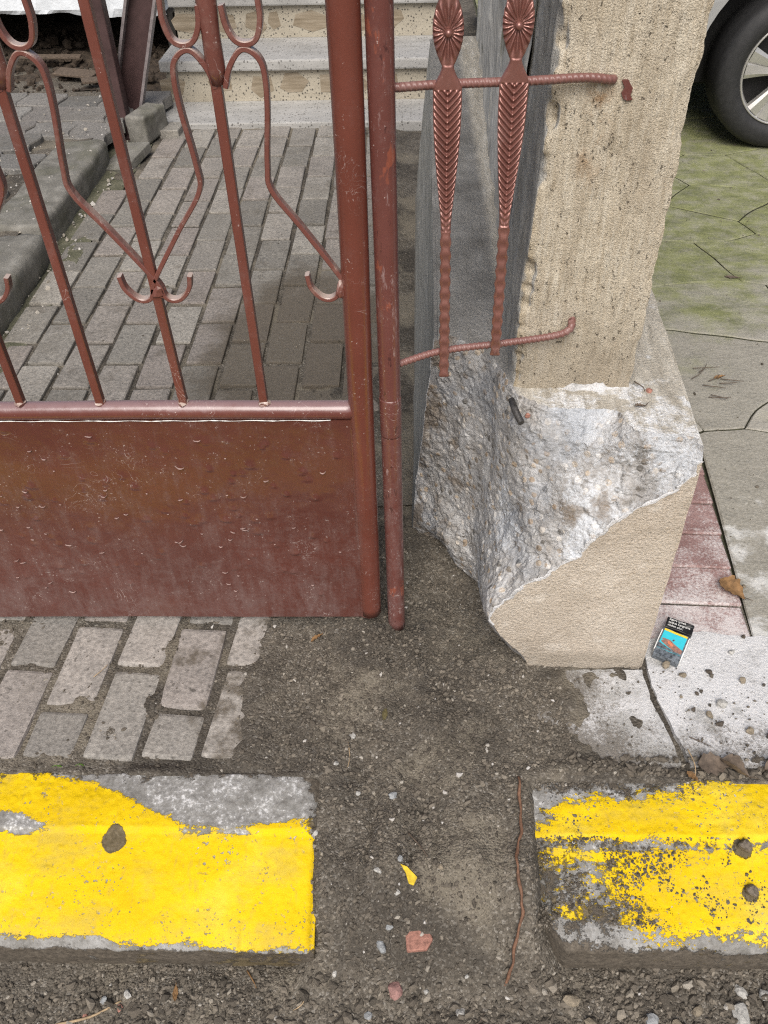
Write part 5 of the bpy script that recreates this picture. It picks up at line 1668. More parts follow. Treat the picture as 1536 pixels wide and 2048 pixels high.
# ------------------------------------------------------------------ parked car at the back right
car = empty('parked_car', (2.9, 4.7, 0))
tag(car, 'silver car parked across the mossy patio, only its front wheel in view', 'car')
WX, WYF, WR = 1.625, 3.87, 0.312
def car_body():
    prof = [(0.92, 0.40), (0.90, 0.54), (0.95, 0.68), (1.10, 0.82), (1.70, 0.96), (2.05, 1.02), (2.75, 1.44), (3.30, 1.50), (4.10, 1.48), (4.70, 1.25), (4.95, 1.02), (5.00, 0.70), (4.98, 0.40), (4.85, 0.28), (1.08, 0.30)]
    P = spline(prof + [prof[0]], 5)[:-1]
    ys = [0.0, 0.03, 0.09, 0.20, 0.85, 1.50, 1.61, 1.67, 1.70]
    ins = [0.10, 0.045, 0.012, 0.0, 0.0, 0.0, 0.012, 0.045, 0.10]
    cz = 0.62; cx = 2.95
    V = []
    for y, s in zip(ys, ins):
        for (x, z) in P:
            up = max(0, z - 0.95)
            yy = y + (up * 0.35 if y < 0.5 else -up * 0.35 if y > 1.2 else 0)
            V.append((x + (cx - x) * s * 0.35, 3.855 + yy, z + (cz - z) * s))
    n = len(P)
    F = []
    for j in range(len(ys) - 1):
        for i in range(n):
            F.append((j * n + i, j * n + (i + 1) % n, (j + 1) * n + (i + 1) % n, (j + 1) * n + i))
    F.append(tuple(range(n))[::-1]); F.append(tuple((len(ys) - 1) * n + i for i in range(n)))
    o = mk('body', V, F, M_CARP, None, False)
    bm = bmesh.new(); bm.from_mesh(o.data); bmesh.ops.recalc_face_normals(bm, faces=bm.faces); bm.to_mesh(o.data); bm.free()
    for x in (WX, WX + 2.52):
        bm = bmesh.new()
        bmesh.ops.create_cone(bm, cap_ends=True, segments=48, radius1=0.425, radius2=0.425, depth=2.2)
        bmesh.ops.rotate(bm, verts=bm.verts, cent=(0, 0, 0), matrix=Matrix.Rotation(math.pi / 2, 3, 'X'))
        bmesh.ops.translate(bm, verts=bm.verts, vec=(x, 4.7, 0.33))
        c = from_bm('arch_cut', bm, M_PLASTIC)
        md = o.modifiers.new('b', 'BOOLEAN'); md.object = c; md.operation = 'DIFFERENCE'; md.solver = 'EXACT'
        me = bpy.data.meshes.new_from_object(o.evaluated_get(bpy.context.evaluated_depsgraph_get()))
        o.modifiers.clear(); o.data = me
        bpy.data.objects.remove(c)
    place(o, car)
    return o
body = car_body()
box('underbody', 1.05, 4.85, 4.12, 5.30, 0.20, 0.60, M_PLASTIC, car, 0.01)
for x in (WX, WX + 2.52):
    # inner arch liner
    n = 30
    V = []; F = []
    for k in range(n + 1):
        a_ = -0.35 + (math.pi + 0.7) * k / n
        for y in (3.90, 4.14):
            V.append((x + 0.420 * math.cos(a_), y, 0.33 + 0.420 * math.sin(a_)))
    F = [(2 * k, 2 * k + 2, 2 * k + 3, 2 * k + 1) for k in range(n)]
    mk('arch_liner', V, F, M_PLASTIC, car)
box('side_window', 2.35, 3.30, 3.985, 4.02, 1.06, 1.36, M_GLASS, car, 0.01)
box('side_window', 3.36, 4.20, 3.985, 4.02, 1.06, 1.36, M_GLASS, car, 0.01)
dr = box('door_trim', 2.20, 3.90, 3.848, 3.860, 0.42, 0.48, M_PLASTIC, car, 0.003)
box('door_handle', 3.02, 3.20, 3.842, 3.860, 0.86, 0.89, M_CARP, car, 0.004)
for y in (3.92, 5.22):
    box('headlight', 0.955, 1.10, y, y + 0.28, 0.66, 0.76, M_LAMP, car, 0.02)
def lathe(prof, n, c, name, mat, parent, smooth=True):
    """profile (r, y) about an axis along Y through c"""
    V = []
    for r, y in prof:
        for k in range(n):
            a_ = 2 * math.pi * k / n
            V.append((c[0] + r * math.cos(a_), c[1] + y, c[2] + r * math.sin(a_)))
    m = len(prof)
    F = []
    for j in range(m - 1):
        for k in range(n):
            F.append((j * n + k, j * n + (k + 1) % n, (j + 1) * n + (k + 1) % n, (j + 1) * n + k))
    o = mk(name, V, F, mat, None, smooth)
    bm = bmesh.new(); bm.from_mesh(o.data); bmesh.ops.recalc_face_normals(bm, faces=bm.faces); bm.to_mesh(o.data); bm.free()
    place(o, parent)
    return o
def wheel(cx, cy, face):
    we = empty('wheel', (cx, cy, WR))
    we.parent = car; we.matrix_parent_inverse = Matrix.Translation(-Vector(car.location))
    def lt(prof, name, mat):
        o = lathe([(r, y * face) for r, y in prof], 72, (0, 0, 0), name, mat, None)
        o.parent = we
        return o
    t = lt([(0.212, -0.005), (0.222, -0.020), (0.245, -0.027), (0.275, -0.024), (0.296, -0.012), (0.306, 0.002), (0.311, 0.02), (0.312, 0.09), (0.311, 0.165), (0.298, 0.19), (0.25, 0.20), (0.212, 0.19)], 'tyre', M_TYRE)
    r = lt([(0.213, 0.002), (0.210, -0.010), (0.203, -0.008), (0.198, 0.006), (0.192, 0.03), (0.190, 0.10), (0.19, 0.19)], 'rim', M_RIM)
    lt([(0.186, 0.075), (0.05, 0.070), (0.0001, 0.068)], 'brake_disc', M_PLASTIC)
    lt([(0.045, 0.07), (0.050, 0.004), (0.044, -0.006), (0.0001, -0.008)], 'hub_cap', M_RIM)
    for k in range(5):
        a0 = 2 * math.pi * k / 5 + 0.42
        V = []; F = []
        # twin spoke widening to the rim with a raised edge
        rs_ = np.linspace(0.035, 0.200, 9)
        for r_ in rs_:
            u = (r_ - 0.035) / 0.165
            hw = 0.020 + 0.046 * u ** 1.3
            yy = -0.004 - 0.002 * u + 0.012 * u * (1 - u)
            for s, dy in ((-1, 0.030), (-1, 0.004), (-0.72, -0.002), (-0.10, 0.001), (0, 0.007), (0.10, 0.001), (0.72, -0.002), (1, 0.004), (1, 0.030)):
                aa = a0 + math.atan2(hw * s, r_)
                V.append((r_ * math.cos(aa), (yy + dy) * face, r_ * math.sin(aa)))
        m = 9
        for i in range(len(rs_) - 1):
            for j in range(m - 1):
                F.append((i * m + j, i * m + j + 1, (i + 1) * m + j + 1, (i + 1) * m + j))
        o = mk('spoke', V, F, M_RIM, None)
        bm = bmesh.new(); bm.from_mesh(o.data); bmesh.ops.recalc_face_normals(bm, faces=bm.faces); bm.to_mesh(o.data); bm.free()
        o.parent = we
    return we
wheel(WX, WYF, 1)
wheel(WX + 2.52, WYF, 1)
wheel(WX, 5.54, -1)
wheel(WX + 2.52, 5.54, -1)

# ------------------------------------------------------------------ crushed cigarette pack
pk = empty('cigarette_pack', (0.535, 1.060, 0.005))
tag(pk, 'crushed open cigarette pack with cyan picture lying beside the pillar base', 'cigarette pack')
pk.rotation_euler = (0.10, 0.03, -0.51)
def pbox(name, x0, x1, y0, y1, z0, z1, mat, parent=None, bev=0.0012, dent=0.0, seed=0):
    bm = box_bm(x0, x1, y0, y1, z0, z1, bev, 2)
    bmesh.ops.subdivide_edges(bm, edges=[e for e in bm.edges if e.calc_length() > 0.008], cuts=5, use_grid_fill=True)
    for v_ in bm.verts:
        p = v_.co
        k = float(fbm(np.array([p.x * 60 + seed]), np.array([p.y * 60]), p.z * 60, 301 + seed, 2)[0])
        p.z += dent * k * (1 if p.z > 0.006 else 0.1)
        p.x += dent * 0.4 * k
    o = from_bm(name, bm, mat, None, False)
    o.parent = parent or pk
    return o
bodyp = pbox('box', -0.0265, 0.0265, -0.034, 0.036, 0.0, 0.0185, M_PKG, None, 0.0015, 0.0018, 1)
pbox('side_strip', 0.0262, 0.0285, -0.028, 0.034, 0.001, 0.0175, M_PKW, None, 0.0005, 0.0008, 2)
pbox('side_strip', -0.0285, -0.0262, -0.022, 0.030, 0.001, 0.0175, M_PKW, None, 0.0005, 0.0008, 3)
pbox('picture', -0.0235, 0.0235, -0.017, 0.0285, 0.0186, 0.0197, M_PKC, None, 0.0003, 0.0004, 1)
pbox('stripe', -0.0235, 0.0235, 0.0290, 0.0335, 0.0186, 0.0199, M_PKY, None, 0.0003, 0.0004, 1)
def flat_shape(name, pts, z, mat):
    V = [(x, y, z) for x, y in pts] + [(x, y, z - 0.0007) for x, y in pts]
    n = len(pts)
    o = mk(name, V, [tuple(range(n))] + [(k, n + k, n + (k + 1) % n, (k + 1) % n) for k in range(n)], mat)
    o.parent = pk
    return o
flat_shape('printed_limb', [(0.0235, -0.014), (0.0235, -0.004), (0.012, 0.0005), (0.004, 0.004), (-0.004, 0.009), (-0.012, 0.009), (-0.0205, 0.0085), (-0.0215, 0.006), (-0.014, 0.0055), (-0.0205, 0.003), (-0.0205, -0.001), (-0.013, -0.0045), (-0.004, -0.0085), (0.008, -0.0125)], 0.0206, M_PKS)
flat_shape('printed_sore', [(0.004, -0.002), (0.001, 0.002), (-0.004, 0.0055), (-0.0085, 0.0045), (-0.008, 0.0005), (-0.003, -0.002), (0.001, -0.005)], 0.0209, M_PKO)
flat_shape('printed_band', [(-0.0235, -0.0170), (0.0235, -0.0170), (0.0235, -0.0150), (0.0, -0.0118), (-0.0235, -0.0040)], 0.02055, M_PKG)
lid = pbox('lid', -0.0275, 0.0275, -0.012, 0.0135, 0.0, 0.014, M_PKB, None, 0.0016, 0.0018, 7)
lid.location = (0.001, 0.0530, 0.006); lid.rotation_euler = (0.12, 0.0, 0.06)
fl = pbox('liner', -0.024, 0.024, 0.030, 0.044, 0.004, 0.012, M_PKG, None, 0.001, 0.002, 9)
for i, tx in enumerate(('Sigara içmek', 'ayakta kangrene', 'neden olur.')):
    cu = bpy.data.curves.new('t', 'FONT'); cu.body = tx; cu.size = 0.0068; cu.extrude = 0.0002
    to = bpy.data.objects.new('t', cu); C.objects.link(to)
    me = bpy.data.meshes.new_from_object(to.evaluated_get(bpy.context.evaluated_depsgraph_get()))
    bpy.data.objects.remove(to)
    me.materials.append(M_PKW)
    lo = bpy.data.objects.new('warning_text', me); C.objects.link(lo)
    lo.parent = lid
    lo.location = (-0.0232, 0.0060 - i * 0.0070, 0.0162)

# ------------------------------------------------------------------ wire, litter, stones
def sz(x, y):
    return float(soil_z(np.array([x]), np.array([y]))[0])
wire_xy = [(0.203, 0.775, -0.02), (0.199, 0.762, 0.010), (0.197, 0.72, 0.008), (0.195, 0.673, 0.004), (0.185, 0.640, 0.005), (0.182, 0.610, 0.008), (0.186, 0.57, 0.010), (0.187, 0.545, 0.012), (0.176, 0.515, 0.016), (0.170, 0.487, 0.014), (0.160, 0.470, 0.000), (0.156, 0.462, -0.02)]
P = spline([(x, y, sz(x, y) + h_) for x, y, h_ in wire_xy], 6)
P = P + np.stack([0.0010 * np.sin(np.arange(len(P)) * 1.1), 0 * P[:, 0], 0.0008 * np.cos(np.arange(len(P)) * 0.9)], 1)
wr = tube('rusty_wire', P, list(0.0026 + 0.0005 * np.sin(np.arange(len(P)) * 0.8)), M_ROOT, None, 8)
tag(wr, 'thin rusty wire arching out of the soil beside the worn kerb', 'wire')

def leaf(name, loc, L, Wd_, rz, mat, label, curl=0.35, seed=0, tilt=(0, 0), lobed=False, cat='leaf', group=None):
    nu, nv = 15, 9
    V = np.zeros((nu, nv, 3))
    for i in range(nu):
        t = i / (nu - 1)
        w = Wd_ * (math.sin(math.pi * t ** 0.75) ** 1.15) * (1.05 - 0.2 * t)
        w *= 1 + (0.16 if lobed else 0.09) * math.sin(t * 28 + seed)
        for j in range(nv):
            s = j / (nv - 1) * 2 - 1
            V[i, j] = ((t - 0.5) * L, s * w * 0.5, curl * abs(s) ** 1.6 * w * 0.5 + 0.06 * L * math.sin(t * 3 + seed) - 0.0012 * math.cos(abs(s) * 9 - t * 24) * (abs(s) > 0.08))
    me_f = grid_faces(nu, nv)
    lo_, n0 = V.reshape(-1, 3), nu * nv
    bot = lo_ - np.array([0, 0, 0.0006])
    vv = np.vstack([lo_, bot]); ff = np.vstack([me_f, me_f[:, ::-1] + n0])
    o = mk_np(name, vv, ff, mat, None, True)
    # stalk
    stalk = tube('stalk', [(L * 0.47, 0, 0.001), (L * 0.58, 0.002, 0.002), (L * 0.70, 0.006, 0.001)], [0.0009, 0.0008, 0.0006], M_TWIG, None, 6)
    stalk.parent = o
    o.location = loc; o.rotation_euler = (tilt[0], tilt[1], rz)
    tag(o, label, cat, group)
    return o
leaf('dry_leaf', (0.708, 1.223, 0.009), 0.068, 0.046, math.radians(-52), M_LEAF, 'curled brown leaf lying on the joint between red bricks and patio', 0.45, 1, (0.1, 0), True)
leaf('dead_leaf', (0.555, 0.797, 0.014), 0.070, 0.040, 0.1, M_LEAFD, 'grey brown dead leaf in the gap behind the worn kerb', 0.25, 2, (0.25, 0.1), True)
leaf('dead_leaf', (0.590, 0.790, 0.012), 0.058, 0.026, -0.6, M_LEAFD, 'dark folded leaf tucked beside the grey brown dead leaf', 1.6, 3, (-0.2, 0.1), True)
leaf('dead_leaf', (0.510, 0.774, 0.012), 0.026, 0.013, -0.9, M_LEAF, 'small tan leaf on the rear edge of the worn kerb', 0.4, 4)
leaf('dead_leaf', (0.665, 0.793, 0.014), 0.05, 0.03, 0.2, M_LEAFD, 'curled dark leaf at the picture edge behind the worn kerb', 0.9, 5)
leaf('dead_leaf', (-0.043, 0.899, sz(-0.043, 0.899) + 0.004), 0.030, 0.011, 1.45, M_LEAFG, 'small olive leaf lying on the soil below the gate post', 0.3, 6)
leaf('dead_leaf', (-0.190, 1.090, sz(-0.19, 1.09) + 0.004), 0.034, 0.009, 0.8, M_LEAF, 'narrow orange brown leaf under the corner of the gate panel', 0.7, 7)
leaf('dead_leaf', (0.385, 1.131, 0.566), 0.020, 0.007, 0.05, M_LEAFD, 'tiny dark leaf on the white mortar of the pillar base', 0.4, 8)
leaf('dead_leaf', (-0.381, 0.452, sz(-0.38, 0.452) + 0.006), 0.030, 0.009, 1.7, M_LEAF, 'narrow red brown leaf in front of the bright yellow kerb', 0.5, 9)
leaf('dead_leaf', (1.115, 2.66, 0.004), 0.05, 0.02, -0.3, M_LEAFD, 'grey leaf lying on the mossy patio stones', 0.2, 10)
leaf('dead_leaf', (0.905, 2.05, 0.004), 0.035, 0.014, 0.3, M_LEAF, 'small brown leaf near the twigs beside the pillar base', 0.5, 11)

def stick(name, a_, b_, r, mat, label, cat='twig', bend=0.004, group=None):
    a_ = np.array(a_, float); b_ = np.array(b_, float)
    m = (a_ + b_) / 2 + np.array([bend, -bend, abs(bend) * 0.5])
    P = spline([a_, m, b_], 6)
    o = tube(name, P, list(np.linspace(r, r * 0.6, len(P))), mat, None, 6)
    return tag(o, label, cat, group)
def on(x, y, h_=0.002): return (x, y, sz(x, y) + h_)
stick('twig', on(0.000, 0.672), on(0.034, 0.622), 0.0016, M_TWIG, 'dark straight twig lying on the soil above the yellow paint chip')
stick('straw_stalk', on(-0.112, 0.845), on(-0.110, 0.795), 0.0011, M_STRAW, 'pale straw stalk standing out on the soil below the gate corner', 'straw')
stick('straw_stalk', on(-0.570, 0.405), on(-0.470, 0.440), 0.0026, M_STRAW, 'pale bent straw on the soil at the bottom left', 'straw', 0.006)
stick('twig', on(-0.270, 0.490), on(-0.250, 0.462), 0.0015, M_LEAF, 'short orange twig in front of the bright yellow kerb')
stick('twig', on(-0.185, 0.430), on(-0.165, 0.455), 0.0011, M_STRAW, 'thin tan twig left of the pink stone')
stick('straw_stalk', on(0.045, 0.405), on(0.085, 0.415), 0.0010, M_STRAW, 'tiny straw below the brick fragment', 'straw')
stick('twig', on(0.095, 0.410), on(0.125, 0.432), 0.0012, M_TWIG, 'short brown twig below the rusty wire')
stick('straw_stalk', (-0.633, 0.985, 0.006), (-0.612, 1.015, 0.007), 0.0010, M_STRAW, 'short straw lying across a joint of the front pavers', 'straw', 0.001)
stick('straw_stalk', (0.515, 0.830, 0.010), (0.515, 0.775, 0.012), 0.0013, M_STRAW, 'straw stalk beside the crack behind the worn kerb', 'straw')
stick('twig', (0.525, 0.858, 0.006), (0.560, 0.838, 0.007), 0.0010, M_TWIG, 'thin dark twig beside the crack in the cement', bend=0.002)
random.seed(61)
for i in range(9):
    x, y = 0.80 + random.uniform(0, 0.14), 1.98 + random.uniform(-0.04, 0.12)
    an = random.uniform(-0.6, 0.9); l = random.uniform(0.03, 0.075)
    stick('twig', (x, y, 0.004), (x + l * math.cos(an), y + l * math.sin(an), 0.006 + random.uniform(0, 0.01)), 0.0014, M_TWIG, 'dark twig in the small heap against the right side of the pillar base', 'twig', 0.004, 'twigs heaped by the pillar base')
stick('twig', (0.388, 1.20, 0.566), (0.40, 1.17, 0.566), 0.0012, M_TWIG, 'tiny twig on the ledge right of the pillar shaft')
# grass shoots
for k, (x, y, lab) in enumerate(((-0.640, 0.790, 'small green grass shoot at the rear edge of the bright yellow kerb'), (-0.600, 0.793, 'single grass blade right of the small grass shoot'))):
    gs = empty('grass_shoot', (x, y, -0.003))
    tag(gs, lab, 'grass')
    for j in range(4 - 2 * k):
        an = random.uniform(-0.9, 0.9)
        P = spline([(x, y, -0.004), (x + 0.007 * an, y - 0.003, 0.008), (x + 0.016 * an, y - 0.008, 0.010)], 4)
        tube('blade', P, list(np.linspace(0.0012, 0.0003, len(P))), M_GRASS, gs, 5)

def stone(name, loc, size, mat, label, seed, rz=0.0, cat='stone', group=None, sink=0.35, sub=2):
    me = rock_mesh(name, size, mat, seed, sub)
    o = bpy.data.objects.new(name, me)
    C.objects.link(o)
    o.location = (loc[0], loc[1], loc[2] + size[2] * (1 - sink) * 0.8)
    o.rotation_euler = (0, 0, rz)
    return tag(o, label, cat, group)
def tile_frag(name, pts, z, th, mat, label, cat, tilt=(0, 0)):
    c = np.mean(np.array(pts), 0)
    n = len(pts)
    bm = bmesh.new()
    t_ = [bm.verts.new((p[0] - c[0], p[1] - c[1], th)) for p in pts]; b_ = [bm.verts.new((p[0] - c[0], p[1] - c[1], 0)) for p in pts]
    bm.faces.new(t_); bm.faces.new(b_[::-1])
    for k in range(n):
        bm.faces.new((b_[k], b_[(k + 1) % n], t_[(k + 1) % n], t_[k]))
    bmesh.ops.recalc_face_normals(bm, faces=bm.faces)
    bmesh.ops.bevel(bm, geom=bm.edges[:], offset=th * 0.15, segments=1, affect='EDGES')
    o = from_bm(name, bm, mat)
    o.location = (c[0], c[1], z); o.rotation_euler = (tilt[0], tilt[1], 0)
    return tag(o, label, cat)
bz = sz(0.018, 0.522)
tile_frag('brick_fragment', [(-0.004, 0.535), (0.012, 0.550), (0.027, 0.552), (0.042, 0.518), (0.032, 0.502), (-0.001, 0.499)], bz - 0.001, 0.011, M_BRICKBIT, 'flat red brick fragment lying on the soil between the kerbs', 'brick fragment', (0.04, -0.03))
tile_frag('paint_chip', [(-0.013, 0.610), (-0.001, 0.606), (0.016, 0.590), (0.010, 0.577), (0.002, 0.580), (-0.004, 0.598)], sz(0.0, 0.592) + 0.004, 0.004, M_YCHIP, 'yellow paint chip on the soil between the two kerbs', 'paint chip', (0.12, 0.1))
stone('pink_stone', on(-0.020, 0.458, 0), (0.015, 0.013, 0.010), M_PINK, 'round pink and grey stone on the soil below the brick fragment', 501, 0.3)
SL = [
    (-0.044, 0.508, (0.010, 0.015, 0.008), M_PEB_G, 'jagged blue grey stone left of the brick fragment'),
    (-0.030, 0.532, (0.007, 0.007, 0.006), M_PEB_G, 'small grey stone just above the jagged one'),
    (-0.026, 0.738, (0.009, 0.012, 0.008), M_PEB_G, 'pale blue grey stone in the middle of the soil strip'),
    (-0.090, 0.745, (0.007, 0.006, 0.005), M_PEB_W, 'white angular stone left of the pale blue grey one'),
    (-0.104, 0.857, (0.008, 0.009, 0.006), M_PEB_W, 'pale stone at the head of the straw stalk'),
    (-0.132, 0.800, (0.006, 0.006, 0.005), M_PEB_W, 'little white stone left of the straw stalk'),
    (-0.160, 0.672, (0.008, 0.007, 0.005), M_PEB_W, 'flat pale stone next to the end of the bright yellow kerb'),
    (-0.012, 0.618, (0.008, 0.008, 0.007), M_PEB_G, 'grey stone touching the top of the yellow paint chip'),
    (-0.050, 0.600, (0.006, 0.009, 0.006), M_PEB_W, 'pale upright stone left of the yellow paint chip'),
    (-0.016, 0.572, (0.007, 0.006, 0.005), M_PEB_W, 'white stone just below the yellow paint chip'),
    (0.055, 0.605, (0.008, 0.007, 0.006), M_PEB_T, 'round tan pebble right of the yellow paint chip'),
    (0.085, 0.430, (0.012, 0.010, 0.008), M_PEB_W, 'white chipped stone near the bottom edge below the brick fragment'),
    (0.110, 0.400, (0.014, 0.016, 0.010), M_PEB_G, 'grey broken stone on the bottom edge below the wire'),
    (0.030, 0.400, (0.006, 0.012, 0.006), M_PEB_G, 'narrow grey stone on the bottom edge'),
    (0.267, 0.452, (0.013, 0.020, 0.012), M_PEB_T, 'tan oblong clod below the corner of the worn kerb'),
    (0.297, 0.415, (0.018, 0.020, 0.013), M_PEB_T, 'large tan clod on the bottom edge right of the wire'),
    (0.536, 0.430, (0.022, 0.030, 0.014), M_PEB_W, 'large pale broken stone in the bottom right corner'),
    (0.548, 0.470, (0.016, 0.011, 0.008), M_PEB_W, 'white stone on top of the large pale broken one'),
    (0.585, 0.462, (0.014, 0.014, 0.010), M_PEB_W, 'pale stone at the right picture edge under the worn kerb'),
    (0.390, 0.425, (0.016, 0.014, 0.010), M_PEB_G, 'dark grey stone below the middle of the worn kerb'),
    (0.360, 0.405, (0.012, 0.012, 0.009), M_PEB_W, 'pale stone on the bottom edge below the worn kerb'),
    (0.430, 0.418, (0.013, 0.012, 0.010), M_PEB_T, 'tan stone on the bottom edge right of the dark grey one'),
    (0.470, 0.440, (0.012, 0.010, 0.009), M_PEB_T, 'round brown clod left of the large pale broken stone'),
    (-0.462, 0.450, (0.007, 0.010, 0.007), M_PEB_W, 'white oblong stone in front of the bright yellow kerb'),
    (-0.500, 0.440, (0.008, 0.008, 0.006), M_PEB_G, 'grey stone left of the white oblong one'),
    (-0.470, 0.428, (0.008, 0.007, 0.005), M_BRICKBIT, 'small brick red bit beside the bent straw'),
    (-0.525, 0.418, (0.007, 0.006, 0.005), M_BRICKBIT, 'tiny brick red bit left of the bent straw tip'),
    (-0.120, 0.480, (0.007, 0.006, 0.005), M_PEB_W, 'pale stone below the end of the bright yellow kerb'),
    (-0.065, 0.425, (0.009, 0.008, 0.006), M_PEB_G, 'grey stone below the pink stone'),
    (0.030, 0.460, (0.006, 0.005, 0.005), M_PEB_W, 'small white pebble right of the pink stone'),
    (0.098, 0.478, (0.006, 0.005, 0.005), M_PEB_W, 'white pebble left of the lower end of the wire'),
]
for i, (x, y, s_, m_, lab) in enumerate(SL):
    s_ = tuple(q_ * 0.85 for q_ in s_)
    stone('stone', (x, y, sz(x, y) - 0.001), s_, m_, lab, 600 + i, random.uniform(0, 3), 'stone', 'stones lying on the soil')
SR = [
    (0.520, 1.022, 0.011, M_PEB_T, 'brown clod at the near end of the cigarette pack'),
    (0.548, 0.998, 0.008, M_PEB_T, 'olive clod on the white mortar below the cigarette pack'),
    (0.602, 1.005, 0.007, M_PEB_D, 'dark clod on the white mortar right of the olive one'),
    (0.605, 0.930, 0.013, M_PEB_W, 'broad pale stone in the middle of the white mortar'),
    (0.575, 0.905, 0.009, M_PEB_T, 'tan pebble below the broad pale stone'),
    (0.548, 0.917, 0.006, M_PEB_D, 'dark pebble close to the crack in the white mortar'),
    (0.565, 0.955, 0.005, M_PEB_D, 'small dark pebble above the tan pebble on the mortar'),
    (0.532, 0.947, 0.004, M_PEB_T, 'tiny brown pebble near the upper part of the crack'),
    (0.642, 0.873, 0.009, M_PEB_T, 'round orange brown clod low on the white mortar'),
    (0.680, 0.862, 0.013, M_PEB_D, 'large dark clod at the right picture edge on the mortar'),
    (0.662, 0.985, 0.008, M_PEB_T, 'oblong brown clod on the mortar near the right edge'),
    (0.660, 1.055, 0.007, M_PEB_W, 'pale clod right of the cigarette pack'),
    (0.695, 1.095, 0.006, M_PEB_D, 'dark clod below the brown leaf'),
    (0.590, 0.885, 0.008, M_PEB_D, 'grey brown clod left of the orange brown one'),
    (0.737, 1.235, 0.005, M_PEB_T, 'tiny clod right of the curled brown leaf'),
]
for i, (x, y, s_, m_, lab) in enumerate(SR):
    stone('clod', (x, y, 0.004), (s_, s_ * 0.85, s_ * 0.7), m_, lab, 700 + i, random.uniform(0, 3), 'stone', 'clods on the white mortar')
stone('clod', (0.568, 0.652, -0.002), (0.013, 0.012, 0.010), M_CLOD, 'dark soil clod sitting on the upper part of the worn kerb', 801, 0.4)
stone('clod', (0.566, 0.585, -0.024), (0.011, 0.012, 0.009), M_CLOD, 'dark soil clod low on the worn kerb near the right edge', 802, 1.4)
stone('clod', (0.409, 1.178, 0.558), (0.006, 0.007, 0.005), M_BRICKBIT, 'tiny orange brick bit on the white mortar of the base', 803, 0.4)
stone('clod', (0.205, 1.150, 0.530), (0.006, 0.006, 0.006), M_BRICKBIT, 'orange stone chip beside the iron stub', 804, 0.4)
# pale flecks of rubble on the raised paving and in the mossy strip
random.seed(71)
fl_me = [rock_mesh('rubble_fleck', (0.007, 0.006, 0.004), M_PEB_W, 820 + i, 1) for i in range(4)]
def flecks(name, n, region, zf, mat, smin, smax, seed, tint=None):
    """a mass of crumbs as one joined mesh with a random shade each"""
    r_ = np.random.default_rng(seed)
    bm = bmesh.new(); bmesh.ops.create_icosphere(bm, subdivisions=1, radius=1.0)
    bv = np.array([v_.co[:] for v_ in bm.verts]); bf = np.array([[v_.index for v_ in f_.verts] for f_ in bm.faces]); bm.free()
    tv = []
    for k in range(24):
        d = 1 + 0.28 * r_.normal(size=(len(bv), 1))
        q_ = bv * np.clip(d, 0.55, 1.5) * r_.uniform(0.6, 1.2, 3)
        an = r_.uniform(0, 6.28); c_, s_ = math.cos(an), math.sin(an)
        tv.append(q_ @ np.array([[c_, s_, 0], [-s_, c_, 0], [0, 0, 0.8]]))
    tv = np.array(tv)
    pts = region(r_, n)
    n = len(pts)
    size = smin * (smax / smin) ** (r_.random(n) ** 2.6)
    z = zf(pts[:, 0], pts[:, 1])
    k = r_.integers(0, 24, n)
    V = tv[k] * size[:, None, None] + np.stack([pts[:, 0], pts[:, 1], z + size * 0.25], 1)[:, None]
    F = bf[None] + (np.arange(n) * len(bv))[:, None, None]
    o = mk_np(name, V.reshape(-1, 3), F.reshape(-1, 3), mat, None, False)
    at = o.data.attributes.new('rnd', 'FLOAT', 'POINT')
    sh = np.clip(r_.beta(2.0, 2.4, n), 0, 1)
    sh = np.where(r_.random(n) < 0.022, r_.uniform(0.8, 1.0, n), sh * 0.9)
    if tint is not None:
        sh = np.full(n, tint) + r_.uniform(-0.08, 0.05, n)
    at.data.foreach_set('value', np.repeat(sh, len(bv)).astype(np.float32))
    tag(o, kind='stuff')
    return o
def reg_soil(r_, n):
    x = r_.uniform(-0.95, 0.80, n * 2); y = r_.uniform(0.33, 1.46, n * 2)
    pv = (x < -0.26 + 0.03 * r_.normal(size=x.shape)) & (y > 0.785)
    keep = np.where(pv, r_.random(x.shape) < 0.22, True)
    kl_ = (x < -0.165) & (y > 0.495) & (y < 0.785)
    kr_ = (x > 0.215) & (y > 0.50) & (y < 0.778)
    sl_ = (x > 0.31) & (y > 0.815)
    keep &= ~kl_ & ~kr_
    keep &= np.where(sl_, r_.random(x.shape) < 0.02, True)
    keep &= ~((x > 0.0) & (y > 1.40)) & ~((x > 0.24) & (y > 1.02))
    dens = 0.55 + 0.45 * (fbm(x * 7, y * 7, 0, 901, 3) > -0.1)
    keep &= r_.random(x.shape) < dens
    return np.stack([x, y], 1)[keep][:n]
def z_soil(x, y):
    pv = (x < -0.27) & (y > 0.79)
    sl_ = (x > 0.31) & (y > 0.81)
    return np.where(sl_, np.maximum(soil_z(x, y), 0.004), soil_z(x, y))
so = flecks('soil_gravel', 60000, reg_soil, z_soil, M_GRAIN, 0.0010, 0.0050, 5)
tag(so, 'crumbly grey brown soil and grit between pavers, kerbs and pillar', 'gravel')
def reg_coarse(r_, n):
    x = r_.uniform(0.10, 0.80, n * 2); y = r_.uniform(0.36, 0.505, n * 2)
    x2 = r_.uniform(0.30, 0.80, n // 2); y2 = r_.uniform(0.780, 0.815, n // 2)
    x3 = r_.uniform(-0.70, 0.1, n // 2); y3 = r_.uniform(0.36, 0.47, n // 2)
    return np.vstack([np.stack([x, y], 1)[:n], np.stack([x2, y2], 1), np.stack([x3, y3], 1)])
so = flecks('coarse_gravel', 900, reg_coarse, z_soil, M_GRAIN, 0.0035, 0.0105, 6)
tag(so, 'coarser stones and clods along the foot of the worn kerb', 'gravel')
